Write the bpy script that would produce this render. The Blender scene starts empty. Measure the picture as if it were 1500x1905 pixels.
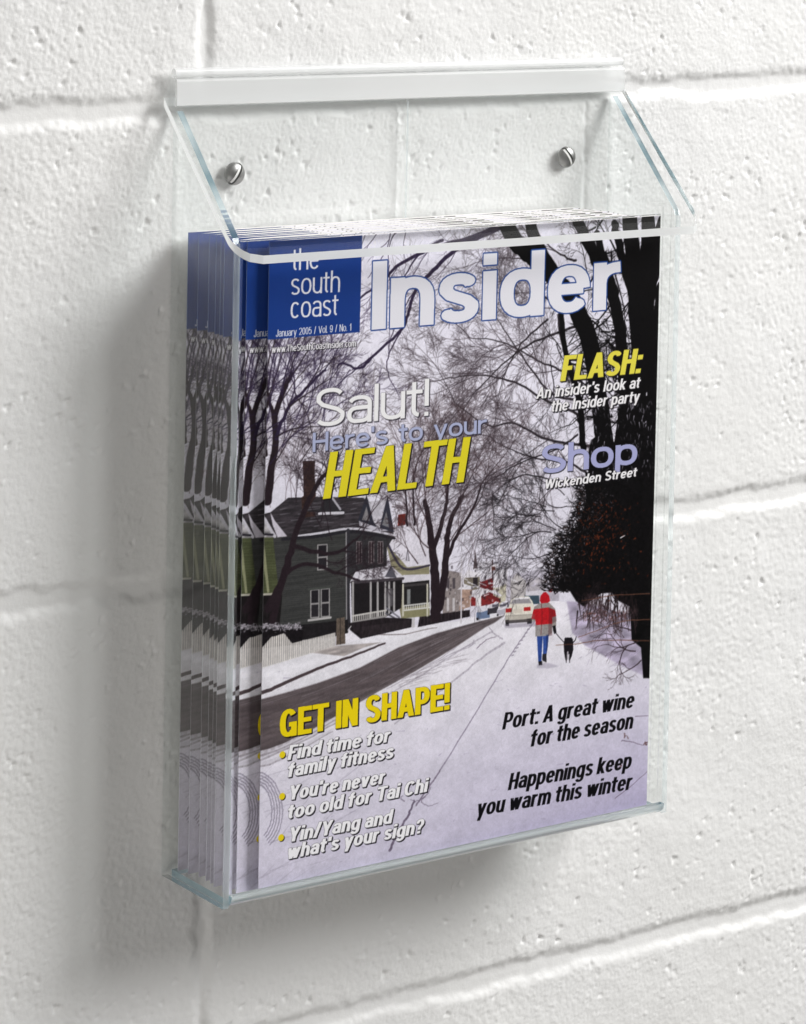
import bpy, math
import numpy as np

IN = 0.0254                                         # everything is measured in inches and built in metres
scene = bpy.context.scene
COL = scene.collection

# ------------------------------------------------------------------ camera
CAM_F, CAM_CX, CAM_CY = 5468.8, 750.6, 25.3        # measured lens, in pixels of a 1500 px wide picture
CAM_POS = np.array([-25.613, -41.514, 16.523])      # inches
_yaw, _pit, _rol = 0.6179, -0.0458, 0.0197
_f = np.array([math.sin(_yaw) * math.cos(_pit), math.cos(_yaw) * math.cos(_pit), math.sin(_pit)])
_r = np.array([math.cos(_yaw), -math.sin(_yaw), 0.0]); _u = np.cross(_r, _f)
CAM_FWD = _f
CAM_RIGHT = _r * math.cos(_rol) + _u * math.sin(_rol)
CAM_UP = -_r * math.sin(_rol) + _u * math.cos(_rol)

cam = bpy.data.objects.new('camera', bpy.data.cameras.new('camera'))
COL.objects.link(cam)
from mathutils import Matrix, Vector
_m = Matrix(((CAM_RIGHT[0], CAM_UP[0], -CAM_FWD[0], CAM_POS[0] * IN),
             (CAM_RIGHT[1], CAM_UP[1], -CAM_FWD[1], CAM_POS[1] * IN),
             (CAM_RIGHT[2], CAM_UP[2], -CAM_FWD[2], CAM_POS[2] * IN), (0, 0, 0, 1)))
cam.matrix_world = _m
cam.data.sensor_fit = 'HORIZONTAL'; cam.data.sensor_width = 36.0
cam.data.lens = 36.0 * CAM_F / 1500.0
cam.data.shift_x = (750.0 - CAM_CX) / 1500.0
cam.data.shift_y = -(952.5 - CAM_CY) / 1500.0       # a rise-and-fall (shift) lens keeps the uprights parallel
cam.data.clip_start = 0.05; cam.data.clip_end = 50.0
scene.camera = cam

# ------------------------------------------------------------------ light of the studio
world = bpy.data.worlds.new('World'); scene.world = world
world.use_nodes = True
_nt = world.node_tree; _bg = _nt.nodes['Background']
_tc = _nt.nodes.new('ShaderNodeTexCoord')
_vd = _nt.nodes.new('ShaderNodeVectorMath'); _vd.operation = 'DOT_PRODUCT'
_vd.inputs[1].default_value = (0.565, -0.79, -0.24)  # dark lobe added where the front panel mirrors, keeping its blacks deep
_nt.links.new(_tc.outputs['Generated'], _vd.inputs[0])
_mr = _nt.nodes.new('ShaderNodeMapRange'); _mr.interpolation_type = 'SMOOTHSTEP'
_mr.inputs[1].default_value = 0.55; _mr.inputs[2].default_value = 0.90; _mr.inputs[3].default_value = 0.30; _mr.inputs[4].default_value = 0.02
_nt.links.new(_vd.outputs['Value'], _mr.inputs[0])
_nt.links.new(_mr.outputs[0], _bg.inputs[1])
_bg.inputs[0].default_value = (1.0, 0.975, 0.93, 1)

def area(name, pos, aim, size, power, col):
    d = bpy.data.lights.new(name, 'AREA'); d.shape = 'SQUARE'; d.size = size * IN; d.energy = power; d.color = col
    o = bpy.data.objects.new(name, d); COL.objects.link(o)
    o.location = Vector(pos) * IN
    o.rotation_euler = (Vector(aim) - Vector(pos)).to_track_quat('-Z', 'Y').to_euler()
    return o
area('key_softbox', (66, -50, 62), (4, 0, 6), 44, 80, (1.0, 0.995, 0.985))
area('fill_softbox', (-44, -52, -40), (3, 0, 4), 34, 6.0, (1.0, 0.965, 0.92))

scene.view_settings.view_transform = 'Standard'; scene.view_settings.look = 'None'
scene.view_settings.exposure = 0.0; scene.view_settings.gamma = 1.0
scene.view_settings.use_curve_mapping = False
scene.render.engine = 'CYCLES'
cy = scene.cycles
cy.use_denoising = True
cy.max_bounces = 24; cy.transmission_bounces = 16; cy.transparent_max_bounces = 48; cy.glossy_bounces = 8; cy.diffuse_bounces = 4
cy.caustics_refractive = True; cy.caustics_reflective = True; cy.blur_glossy = 0.3

# ------------------------------------------------------------------ the printed cover
# The cover is one flat print.  It is drawn here, in code, as a raster of inks in cover
# inches (u to the right, v up) and becomes the colour attribute of the cover mesh.
MAG_W, MAG_H = 8.24, 10.65
PPI = 112
RW, RH = int(round(MAG_W * PPI)) + 1, int(round(MAG_H * PPI)) + 1
MAG_Y = -1.925                                     # cover plane of the front magazine

def view_to_cover(p):
    """point of the photograph -> raster position on the flat cover"""
    f, cx, cy = CAM_F, CAM_CX, CAM_CY
    d = CAM_FWD + CAM_RIGHT * (p[0] - cx) / f - CAM_UP * (p[1] - cy) / f
    q = CAM_POS + (MAG_Y - CAM_POS[1]) / d[1] * d
    return np.array([q[0] * PPI, (MAG_H - q[2]) * PPI])

def Z3(x, y): return view_to_cover((420 + x / 2.7778, 400 + y / 2.7778))
def Z4(x, y): return view_to_cover((780 + x / 2.8846, 400 + y / 2.8846))
def Z5(x, y): return view_to_cover((420 + x / 2.7778, 880 + y / 2.7778))
def Z6(x, y): return view_to_cover((780 + x / 2.8846, 880 + y / 2.8846))
def ZP(x, y): return view_to_cover((x, y))

art = np.zeros((RH, RW, 3), np.float32)
arng = np.random.default_rng(7)

def lattice(h, w, cell_y, cell_x, rng):
    """smooth value noise in 0..1"""
    gy, gx = int(h / cell_y) + 3, int(w / cell_x) + 3
    g = rng.random((gy, gx)).astype(np.float32)
    y = np.arange(h) / cell_y; x = np.arange(w) / cell_x
    iy = y.astype(int); ix = x.astype(int)
    fy = y - iy; fx = x - ix
    fy = (fy * fy * (3 - 2 * fy))[:, None]; fx = (fx * fx * (3 - 2 * fx))[None, :]
    a = g[iy][:, ix]; b = g[iy][:, ix + 1]; c = g[iy + 1][:, ix]; d = g[iy + 1][:, ix + 1]
    return ((a * (1 - fx) + b * fx) * (1 - fy) + (c * (1 - fx) + d * fx) * fy).astype(np.float32)

def rgb(*c): return np.array(c, np.float32) / 255.0

def poly_mask(pts, ss=3):
    pts = np.asarray(pts, float)
    x0 = max(int(pts[:, 0].min()) - 1, 0); x1 = min(int(pts[:, 0].max()) + 2, RW)
    y0 = max(int(pts[:, 1].min()) - 1, 0); y1 = min(int(pts[:, 1].max()) + 2, RH)
    if x1 <= x0 or y1 <= y0: return None
    if (x1 - x0) * (y1 - y0) > 60000: ss = 2
    X = (np.arange((x1 - x0) * ss) + .5) / ss + x0 - .5
    Y = (np.arange((y1 - y0) * ss) + .5) / ss + y0 - .5
    ins = np.zeros((len(Y), len(X)), bool)
    n = len(pts)
    for i in range(n):
        ax, ay = pts[i]; bx, by = pts[(i + 1) % n]
        if ay == by: continue
        rows = np.where((ay > Y) != (by > Y))[0]
        if len(rows) == 0: continue
        xi = ax + (Y[rows] - ay) / (by - ay) * (bx - ax)
        ins[rows] ^= X[None, :] < xi[:, None]
    m = ins.reshape(y1 - y0, ss, x1 - x0, ss).mean((1, 3), dtype=np.float32)
    return y0, y1, x0, x1, m

def fill(pts, col, alpha=1.0, tex=0.0, cell=(3, 3), soft=0):
    r = poly_mask(pts)
    if r is None: return
    y0, y1, x0, x1, m = r
    if soft:
        for _ in range(soft):
            q = np.pad(m, 1, mode='edge'); m = (q[:-2, 1:-1] + q[2:, 1:-1] + q[1:-1, :-2] + q[1:-1, 2:] + 2 * m) / 6
    c = np.broadcast_to(np.asarray(col, np.float32), m.shape + (3,))
    if tex:
        c = c * (1 + tex * (lattice(m.shape[0], m.shape[1], cell[0], cell[1], arng) - .5) * 2)[..., None]
    a = (m * alpha)[..., None]
    art[y0:y1, x0:x1] = art[y0:y1, x0:x1] * (1 - a) + np.clip(c, 0, 1) * a

def seg(p, q, w0, w1, col, alpha=1.0):
    px, py = p; qx, qy = q
    r = max(w0, w1) / 2 + 1.2
    x0 = max(int(min(px, qx) - r), 0); x1 = min(int(max(px, qx) + r) + 2, RW)
    y0 = max(int(min(py, qy) - r), 0); y1 = min(int(max(py, qy) + r) + 2, RH)
    if x1 <= x0 or y1 <= y0: return
    X = np.arange(x0, x1, dtype=np.float32)[None, :] - px; Y = np.arange(y0, y1, dtype=np.float32)[:, None] - py
    dx, dy = qx - px, qy - py
    L2 = dx * dx + dy * dy + 1e-6
    t = np.clip((X * dx + Y * dy) / L2, 0, 1)
    d = np.sqrt((X - t * dx) ** 2 + (Y - t * dy) ** 2)
    w = w0 + (w1 - w0) * t
    a = (np.clip(np.maximum(w, 1) / 2 + .5 - d, 0, 1) * np.minimum(w, 1) * alpha)[..., None]
    s = art[y0:y1, x0:x1]
    art[y0:y1, x0:x1] = s * (1 - a) + np.asarray(col, np.float32) * a

def line(pts, w0, w1, col, alpha=1.0, wob=0.0):
    pts = [np.asarray(p, float) for p in pts]
    if len(pts) > 2:                                  # smooth through the points
        P = [pts[0]] + pts + [pts[-1]]; out = []
        for i in range(1, len(P) - 2):
            for t in np.linspace(0, 1, 7)[:-1]:
                a, b, c, d = P[i - 1:i + 3]
                out.append(.5 * (2 * b + (c - a) * t + (2 * a - 5 * b + 4 * c - d) * t * t + (3 * b - a - 3 * c + d) * t ** 3))
        out.append(pts[-1]); pts = out
    n = len(pts) - 1
    if wob: pts = [p + arng.normal(0, wob, 2) for p in pts]
    for i in range(n):
        seg(pts[i], pts[i + 1], w0 + (w1 - w0) * i / n, w0 + (w1 - w0) * (i + 1) / n, col, alpha)

def twig(p, ang, length, w, col, depth, spread=.55, bend=.16, keep=.72, alpha=.9, droop=0.0):
    """a bare branch with its side branches"""
    n = 6 if depth > 1 else 4
    length = length * (1.35 if depth >= 3 else 1.0)
    step = length / n
    c = arng.normal(0, bend * .5)
    side = 1 if arng.random() < .5 else -1
    for i in range(n):
        ang += c + arng.normal(0, bend * .7)
        q = p + step * np.array([np.cos(ang), -np.sin(ang)])
        wa, wb = w * (1 - .6 * i / n), w * (1 - .6 * (i + 1) / n)
        seg(p, q, wa, wb, col, alpha if depth else alpha * .75)
        p = q
        if depth > 0 and i >= 1 and arng.random() < (.62 if depth > 1 else .45):
            side = -side
            twig(p, ang + side * (spread * .85 + arng.normal(0, .15)), length / 1.35 ** (depth >= 3) * keep * (.5 + .6 * arng.random()),
                 max(wb * .6, .5), col, depth - 1, spread, bend, keep, alpha, droop)
    if depth > 0:
        twig(p, ang + arng.normal(0, .2), length * keep * .7, max(w * .42, .45), col, depth - 1, spread, bend, keep, alpha, droop)

# --- lettering: a small grotesque drawn with a pen; weight, width and slant are free
XH, CAPH, DSC = .735, 1.0, -.27
def _e(x0, x1, y0, y1, a0, a1, n=None, k=2.35):
    n = n or max(4, int(abs(a1 - a0) / 15))
    t = np.radians(np.linspace(a0, a1, n + 1)); c, s = np.cos(t), np.sin(t)
    return list(zip((x0 + x1) / 2 + (x1 - x0) / 2 * np.sign(c) * np.abs(c) ** (2 / k),
                    (y0 + y1) / 2 + (y1 - y0) / 2 * np.sign(s) * np.abs(s) ** (2 / k)))

def glyph(ch, py):
    b, bi, x, xi, c, ci = 0., py / 2, XH, XH - py / 2, 1., 1 - py / 2
    d, di = DSC, DSC + py / 2
    m = XH * .5
    S = {}
    arch = lambda a, z: _e(a, z, xi - .5, xi, 180, 0) + [(z, b)]
    full = _e(0, 1, bi, xi, 0, 360)
    if ch == 'a': return .37, [_e(.02, 1, xi - .36, xi, 160, 0) + [(1, b)], [(1, m + .04)] + _e(0, .8, bi, m + .04, 90, 270) + _e(.1, 1, bi, bi + .4, 275, 350)]
    if ch == 'c': return .36, [_e(0, 1, bi, xi, 42, 318)]
    if ch == 'd': return .40, [full, [(1, b), (1, c)]]
    if ch == 'e': return .39, [_e(0, 1, bi, xi, 0, 322), [(0, m), (1, m)]]
    if ch == 'f': return .23, [[(.4, b)] + _e(.4, 1.5, ci - .34, ci, 180, 95), [(-.25, xi), (1.05, xi)]]
    if ch == 'g': return .40, [full, [(1, x)] + _e(0, 1, di, di + .4, 0, -155)]
    if ch == 'h': return .37, [[(0, b), (0, c)], arch(0, 1)]
    if ch == 'i': return .0, [[(0, b), (0, x)], [(0, 1 - max(py, .1) * 1.05), (0, c)]]
    if ch == 'k': return .36, [[(0, b), (0, c)], 'x', [(.02, .24), (.98, x)], 'x', [(.34, .42), (1.02, b)]]
    if ch == 'l': return .0, [[(0, b), (0, c)]]
    if ch == 'm': return .70, [[(0, b), (0, x)], arch(0, .5), arch(.5, 1)]
    if ch == 'n': return .37, [[(0, b), (0, x)], arch(0, 1)]
    if ch == 'o': return .41, [full]
    if ch == 'p': return .40, [full, [(0, d), (0, x)]]
    if ch == 'r': return .22, [[(0, b), (0, x)], _e(0, 2.5, xi - .5, xi, 180, 90)]
    if ch == 's' or ch == 'S':
        t = xi if ch == 's' else ci; h = (bi + t) / 2
        return (.34 if ch == 's' else .45), [_e(.03, .97, h, t, 28, 205)[:-1] + [(.2, h + (t - h) * .16), (.5, h), (.8, h - (h - bi) * .16)] + _e(0, 1, bi, h, 25, -152)[1:]]
    if ch == 't': return .20, [[(.4, .94)] + _e(.4, 1.6, bi, bi + .36, 180, 262), [(-.3, xi), (1.1, xi)]]
    if ch == 'u': return .37, [[(0, x)] + _e(0, 1, bi, bi + .5, 180, 360), [(1, b), (1, x)]]
    if ch == 'v': return .40, ['x', [(0, x), (.5, b)], 'x', [(.5, b), (1, x)]]
    if ch == 'w': return .66, ['x', [(0, x), (.26, b)], 'x', [(.26, b), (.5, x)], 'x', [(.5, x), (.74, b)], 'x', [(.74, b), (1, x)]]
    if ch == 'y': return .40, ['x', [(0, x), (.5, .02)], 'x', [(1, x), (.33, d)], [(.36, di), (.08, di)]]
    if ch == 'A': return .52, ['x', [(0, b), (.5, c)], 'x', [(.5, c), (1, b)], [(.15, .27), (.85, .27)]]
    if ch == 'C': return .50, [_e(0, 1, bi, ci, 38, 322)]
    if ch == 'E': return .36, [[(0, b), (0, c)], [(0, bi), (1.1, bi)], [(0, .52), (1.02, .52)], [(0, ci), (1.08, ci)]]
    if ch == 'F': return .34, [[(0, b), (0, c)], [(0, .5), (1.0, .5)], [(0, ci), (1.12, ci)]]
    if ch == 'G': return .50, [_e(0, 1, bi, ci, 38, 318), [(.55, .44), (1, .44)], [(1, b), (1, .44 + py / 2)]]
    if ch == 'H': return .44, [[(0, b), (0, c)], [(1, b), (1, c)], [(0, .52), (1, .52)]]
    if ch == 'I': return .0, [[(0, b), (0, c)]]
    if ch == 'J': return .30, [[(1, c)] + _e(0, 1, bi, bi + .5, 0, -180)]
    if ch == 'L': return .34, [[(0, b), (0, c)], [(0, bi), (1.1, bi)]]
    if ch == 'N': return .45, [[(0, b), (0, c)], [(1, b), (1, c)], 'x', [(0, c), (1, b)]]
    if ch == 'P': return .42, [[(0, b), (0, c)], [(0, ci), (.5, ci)] + _e(0, 1, .45, ci, 80, -80) + [(.5, .45), (0, .45)]]
    if ch == 'T': return .44, [[(.5, b), (.5, c)], [(-.15, ci), (1.15, ci)]]
    if ch == 'V': return .50, ['x', [(0, c), (.5, b)], 'x', [(.5, b), (1, c)]]
    if ch == 'W': return .80, ['x', [(0, c), (.25, b)], 'x', [(.25, b), (.5, c)], 'x', [(.5, c), (.75, b)], 'x', [(.75, b), (1, c)]]
    if ch == 'Y': return .50, ['x', [(0, c), (.5, .36)], 'x', [(1, c), (.5, .36)], [(.5, b), (.5, .42)]]
    if ch == '0': return .38, [_e(0, 1, bi, ci, 0, 360)]
    if ch == '1': return .16, [[(1, b), (1, c)], [(-.2, .76), (1, .80)]]
    if ch == '2': return .38, [_e(0, 1, .42, ci, 170, -25) + [(.3, .22), (.05, bi)], [(-.1, bi), (1.1, bi)]]
    if ch == '5': return .38, [[(.95, ci), (.15, ci), (.06, .5)] + _e(0, 1, bi, .64, 145, -160)]
    if ch == '9': return .38, [_e(0, 1, .38, ci, 0, 360), _e(0, 1, bi, ci, 0, -150)]
    if ch == '/': return .22, ['x', [(0, -.03), (1, 1.02)]]
    if ch == '.': return .0, [[(0, b), (0, max(py, .1) * 1.05)]]
    if ch == ':': return .0, [[(0, b), (0, max(py, .1) * 1.1)], [(0, x - max(py, .1) * 1.1), (0, x)]]
    if ch == '!': return .0, [[(0, b), (0, max(py, .1) * 1.05)], [(0, .27), (0, c)]]
    if ch == "'": return .0, [[(0, .70), (0, c)]]
    if ch == '?': return .36, [_e(0, 1, .46, ci, 175, -20) + [(.5, .40), (.5, .26)], [(.5, b), (.5, max(py, .1) * 1.05)]]
    return .26, []

def lettering(txt, left, right, cap, stem, col, slant=0.0, thin=None, shadow=None, outline=None, gap=.30, word=.30):
    """one printed line whose baseline runs from left to right (points of the photograph)"""
    L, R_ = ZP(*left), ZP(*right)
    capr = ZP(left[0], left[1])[1] - ZP(left[0], left[1] - cap)[1]
    py = thin if thin is not None else stem * .95
    W = np.linalg.norm(R_ - L) / capr - slant * .75
    stem *= 1.24
    n = len(txt)
    gs = [glyph(ch, py) for ch in txt]
    g = gap * .32 * (1 + stem)
    base = sum(a for a, s in gs if s); sp = sum(1 for a, s in gs if not s)
    fixed = sum(stem for a, s in gs if s) + g * stem * 0 
    nb = n - 1
    # gaps scale with the width of the face
    k = (W - fixed) / (base + nb * g * .42 + sp * word)
    ss = 3
    ux = (R_ - L) / np.linalg.norm(R_ - L); uy = np.array([ux[1], -ux[0]])
    M0 = np.minimum(L, R_) - capr * 1.3; M1 = np.maximum(L, R_) + capr * .9
    x0 = max(int(M0[0]), 0); y0 = max(int(M0[1]), 0); x1 = min(int(M1[0]), RW); y1 = min(int(M1[1]), RH)
    hi = np.zeros(((y1 - y0) * ss, (x1 - x0) * ss), bool)
    org = np.array([x0, y0]) - .5

    def put(quad):
        q = np.array([L + (px_ + slant * py_) * capr * ux + py_ * capr * uy for px_, py_ in quad])
        q = (q - org) * ss
        a = max(int(q[:, 0].min()), 0); b = min(int(q[:, 0].max()) + 2, hi.shape[1])
        c = max(int(q[:, 1].min()), 0); d = min(int(q[:, 1].max()) + 2, hi.shape[0])
        if b <= a or d <= c: return
        X = np.arange(a, b)[None, :] + .5; Y = np.arange(c, d)[:, None] + .5
        pos = np.ones((d - c, b - a), bool); neg = pos.copy()
        for i in range(len(q)):
            p, r = q[i], q[(i + 1) % len(q)]
            cr = (r[0] - p[0]) * (Y - p[1]) - (r[1] - p[1]) * (X - p[0])
            pos &= cr >= 0; neg &= cr <= 0
        hi[c:d, a:b] |= pos | neg

    pen = 0.0
    for ch, (bw, strokes) in zip(txt, gs):
        if not strokes:
            pen += (word + g * .42) * k; continue
        ext = False
        for st in strokes:
            if isinstance(st, str): ext = True; continue
            pts = [(pen + stem / 2 + t * bw * k, y) for t, y in st]
            if ext:                                       # slanted stroke cut level at both ends
                (ax, ay), (bx, by) = pts
                dx, dy = bx - ax, by - ay
                hw = stem * .5 * np.hypot(dx / stem, dy / py) / (abs(dy) / py + 1e-6)
                hw = min(hw, stem * .95)
                put([(ax - hw, ay), (ax + hw, ay), (bx + hw, by), (bx - hw, by)])
                ext = False; continue
            if len(pts) == 2 and st[0][1] == st[1][1]:     # level bars reach the full width of the letter
                (ax, ay), (bx, by) = pts
                if st[0][0] < 0: ax = pen + max(st[0][0], -.3) * .3 * bw * k
                if st[1][0] > 1: bx = pen + stem + bw * k + (st[1][0] - 1.1) * bw * k
                pts = [(ax, ay), (bx, by)]
            for i in range(len(pts) - 1):
                (ax, ay), (bx, by) = pts[i], pts[i + 1]
                dx, dy = bx - ax, by - ay
                l = np.hypot(dx, dy) + 1e-9
                nx, ny = -dy / l * stem / 2, dx / l * py / 2
                put([(ax + nx, ay + ny), (bx + nx, by + ny), (bx - nx, by - ny), (ax - nx, ay - ny)])
                if 0 < i or pts[0] == pts[-1] or np.hypot(pts[0][0] - pts[-1][0], pts[0][1] - pts[-1][1]) < 1e-4:
                    put([(ax + stem / 2 * np.cos(t), ay + py / 2 * np.sin(t)) for t in np.linspace(0, 2 * np.pi, 12, endpoint=False)])
        pen += bw * k + stem + g * .42 * k

    def shift(m, dx, dy):
        o = np.zeros_like(m); h, w = m.shape
        o[max(dy, 0):h + min(dy, 0), max(dx, 0):w + min(dx, 0)] = m[max(-dy, 0):h + min(-dy, 0), max(-dx, 0):w + min(-dx, 0)]
        return o
    def grow(m, r):
        o = m.copy()
        for t in np.linspace(0, 2 * np.pi, 16, endpoint=False):
            o |= shift(m, int(round(r * np.cos(t))), int(round(r * np.sin(t))))
        return o
    def lay(m, colour, alpha=1.0):
        a = m.reshape(y1 - y0, ss, x1 - x0, ss).mean((1, 3), dtype=np.float32)[..., None] * alpha
        art[y0:y1, x0:x1] = art[y0:y1, x0:x1] * (1 - a) + np.asarray(colour, np.float32) * a
    if shadow:
        sx, sy, sc, sa = shadow
        s = hi.copy()
        for t in np.linspace(0, 1, 6): s |= shift(hi, int(round(sx * ss * t)), int(round(sy * ss * t)))
        lay(grow(s, 1), sc, sa)
    if outline:
        ow, oc = outline
        lay(grow(hi, ow * ss), oc)
    lay(hi, col)

# --- the street photograph on the cover
def paint_cover():
    A = arng
    # sky and snow
    sky = rgb(230, 226, 239); low = rgb(214, 210, 223)
    t = np.linspace(0, 1, RH)[:, None, None].astype(np.float32)
    art[:] = sky * (1 - t) + low * t
    cloud = lattice(RH, RW, 160, 200, A) - .5
    art[:] += cloud[..., None] * .05
    # hazy hills at the end of the street
    fill([Z6(470, 560), Z6(540, 545), Z6(620, 525), Z6(700, 520), Z6(760, 560), Z6(760, 720), Z6(460, 720)], rgb(184, 178, 192), .9, .12, (6, 9), 2)
    for _ in range(40):
        x, y = A.uniform(500, 680), A.uniform(565, 640)
        fill([Z6(x, y), Z6(x + 14, y - 7), Z6(x + 26, y), Z6(x + 26, y + 9), Z6(x, y + 10)], rgb(*(np.array([205, 198, 205]) - A.integers(0, 70))), .6)
    # the snow field
    fill([Z6(-900, 900), Z6(200, 800), Z6(480, 730), Z6(640, 690), Z6(760, 690), Z6(1280, 800), Z6(1280, 1900), Z6(-1100, 2300)], rgb(226, 222, 231), 1, .03, (30, 40))
    y0 = int(Z6(500, 1000)[1])
    g = np.clip((np.arange(RH) - y0) / (RH - y0), 0, 1)[:, None, None].astype(np.float32)
    gx = (np.linspace(0, 1, RW)[None, :, None] ** 1.5).astype(np.float32)
    art[:] = art * (1 - .75 * g * (.45 + .55 * gx)) + rgb(160, 151, 187) * .75 * g * (.45 + .55 * gx)
    # bank on the right
    fill([Z6(800, 690), Z6(900, 700), Z6(1260, 800), Z6(1260, 1110), Z6(1100, 1040), Z6(900, 930), Z6(830, 860)], rgb(160, 149, 174), .8, .3, (10, 22), 5)
    for _ in range(90):
        x = A.uniform(830, 1230); y = A.uniform(700, 1000) + (x - 800) * .2
        line([Z6(x, y), Z6(x - A.uniform(10, 50), y + A.uniform(8, 40))], 2.2, .8, rgb(140, 128, 152), .35)
    # pavement with snow, and the road
    fill([Z5(150, 1015), Z5(575, 895), Z5(720, 860), Z5(1000, 800), Z5(1300, 760), Z5(1450, 720), Z5(1450, 745), Z5(1100, 835), Z5(700, 1020), Z5(480, 1100), Z5(150, 1190)], rgb(226, 223, 231), 1, .04, (14, 40), 1)
    road_top = [(150, 1185), (330, 1135), (480, 1090), (700, 1010), (900, 905), (1100, 830), (1300, 775), (1450, 738)]
    road_low = [(1400, 775), (1350, 800), (1200, 900), (1000, 1020), (800, 1130), (560, 1270), (400, 1360), (150, 1500)]
    fill([Z5(*p) for p in road_top + road_low], rgb(92, 82, 85), 1, .12, (5, 40), 2)
    for i in range(120):                                # tyre streaks along the road
        a = A.uniform(0, 1); s0 = A.uniform(0, .8); s1 = min(1, s0 + A.uniform(.08, .3))
        def at(s):
            k = s * 7; j = min(int(k), 6); f = k - j
            T = np.array(road_top[j]) * (1 - f) + np.array(road_top[j + 1]) * f
            B = np.array(road_low[7 - j]) * (1 - f) + np.array(road_low[6 - j]) * f
            return Z5(*(T * (1 - a) + B * a))
        c = rgb(140, 132, 138) if A.random() < .55 else rgb(74, 66, 70)
        line([at(s0), at((s0 + s1) / 2), at(s1)], A.uniform(.7, 2.6), .6, c, A.uniform(.15, .5))
    for (a, b, c) in (((160, 1490), (420, 1370), (620, 1260)), ((150, 1515), (300, 1470), (560, 1330)), ((150, 1465), (350, 1390), (640, 1235))):
        line([Z5(*a), Z5(*b), Z5(*c)], 9, 5, rgb(205, 200, 211), .75, .6)
        line([Z5(a[0], a[1] + 14), Z5(b[0], b[1] + 12), Z5(c[0], c[1] + 8)], 4, 2, rgb(130, 122, 130), .5, .6)
    fill([Z5(430, 930), Z5(575, 897), Z5(815, 878), Z5(720, 905), Z5(620, 950)], rgb(150, 140, 138), .8, .25, (4, 20), 1)
    line([Z5(150, 1158), Z5(240, 1122), Z5(400, 1050), Z5(560, 985), Z5(700, 935), Z5(830, 882)], 7.5, 3.5, rgb(74, 62, 66), 1, .5)
    line([Z5(150, 1172), Z5(260, 1135), Z5(400, 1072), Z5(560, 1008)], 7, 4, rgb(228, 224, 232), .9, .8)
    line([Z5(700, 830), Z5(900, 838), Z5(1100, 800)], 2.5, 1.5, rgb(110, 98, 100), .7, .5)
    # tracks in the snow of the street
    for pts, w in ((((1390, 820), (1200, 930), (1000, 1060), (760, 1200)), 3.5), (((1440, 860), (1390, 830), (1370, 800)), 3),
                   (((1300, 880), (1150, 950), (960, 1060)), 2.5), (((1450, 880), (1330, 960), (1170, 1090), (880, 1300)), 5),
                   (((1200, 905), (1050, 1000), (840, 1120)), 2.5), (((1290, 870), (1270, 900), (1180, 935)), 2.5)):
        line([Z5(*p) for p in pts], w, w * .6, rgb(160, 152, 166), .55, .7)
    for _ in range(46):
        x, y = A.uniform(880, 1200), 0; y = 1010 + (1080 - x) * .42 + A.normal(0, 18)
        line([Z5(x, y), Z5(x + A.uniform(30, 90), y - A.uniform(12, 30))], 1.1, .6, rgb(128, 118, 128), .5)
    line([Z6(650, 770), Z6(560, 890), Z6(480, 1010), Z6(330, 1260), Z6(120, 1600)], 2.0, 3.2, rgb(136, 126, 146), .75, .5)
    line([Z6(-20, 1760), Z6(-40, 1820), Z6(-62, 1860), Z6(-120, 1960), Z6(-150, 2030)], 4, 6, rgb(104, 92, 112), .75, .8)
    line([Z6(120, 1600), Z6(60, 1690), Z6(-10, 1790)], 3, 4, rgb(120, 108, 128), .8, .8)
    for pts in (((72, 1690), (40, 1740), (-5, 1765), (-40, 1755)), ((40, 1740), (20, 1770), (60, 1790), (110, 1775)), ((-70, 1765), (-90, 1750), (-80, 1735))):
        line([Z6(*p) for p in pts], 2.0, 1.0, rgb(112, 100, 120), .7, .6)
    for k in range(10):                                 # footprints beside the long crack
        x, y = 615 - k * 12, 800 + k * 20
        fill([Z6(x - 5, y), Z6(x + 9, y - 5), Z6(x + 11, y + 2), Z6(x - 3, y + 8)], rgb(138, 130, 146), .7)
    for k in range(5):                                  # ring shaped tyre mark at lower left
        for s in (0,):
            r = 36 + 6 * k
            pts = [ZP(487 + (r + 0) * np.sin(t) * .82 - 8, 1511 - (r + 20) * np.cos(t) * .92) for t in np.linspace(.05, 2.6, 9)]
            line(pts, 2.6, 2.2, rgb(128, 120, 140), .55, .5)
    for _ in range(260):
        x, y = A.uniform(500, 1210), A.uniform(1250, 1640)
        line([ZP(x, y), ZP(x + A.normal(0, 5), y + A.normal(0, 2))], A.uniform(.6, 2.2), .6, rgb(128, 116, 146), A.uniform(.12, .5))
    for _ in range(26):
        x, y = A.uniform(470, 640), A.uniform(1400, 1660)
        line([ZP(x, y), ZP(x + A.uniform(20, 90), y - A.uniform(15, 50))], A.uniform(1, 4), .8, rgb(150, 142, 160), .3)
    for pts in (((1170, 1310), (1245, 1306)), ((1095, 1442), (1160, 1450), (1215, 1468)), ((1060, 1750), (1140, 1690), (1240, 1600)), ((320, 945), (360, 905), (420, 880))):
        line([Z6(p[0], p[1]) for p in pts], 1.8, 1.2, rgb(96, 80, 100), .7, .5)
    for x, y in ((1115, 1415), (1235, 1455), (1090, 1575)):
        for _ in range(5): seg(Z6(x + A.normal(0, 8), y + A.normal(0, 8)), Z6(x + A.normal(0, 8), y + A.normal(0, 6)), 3, 1, rgb(92, 62, 62), .7)

    # ---------------- far houses on the left side of the street
    bark = rgb(38, 28, 34)
    def house(pts, c, **k): fill([Z5(*p) for p in pts], c, **k)
    # pale crowns behind the roofs
    for x, y, n in ((950, 270, 6), (1290, 400, 5), (330, 120, 3), (180, 120, 4)):
        for _ in range(n):
            twig(Z5(x + A.normal(0, 40), y + 60), 1.57 + A.normal(0, .2), 70, 2.0, rgb(112, 98, 106), 4, .45, .14, .75, .6)
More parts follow.
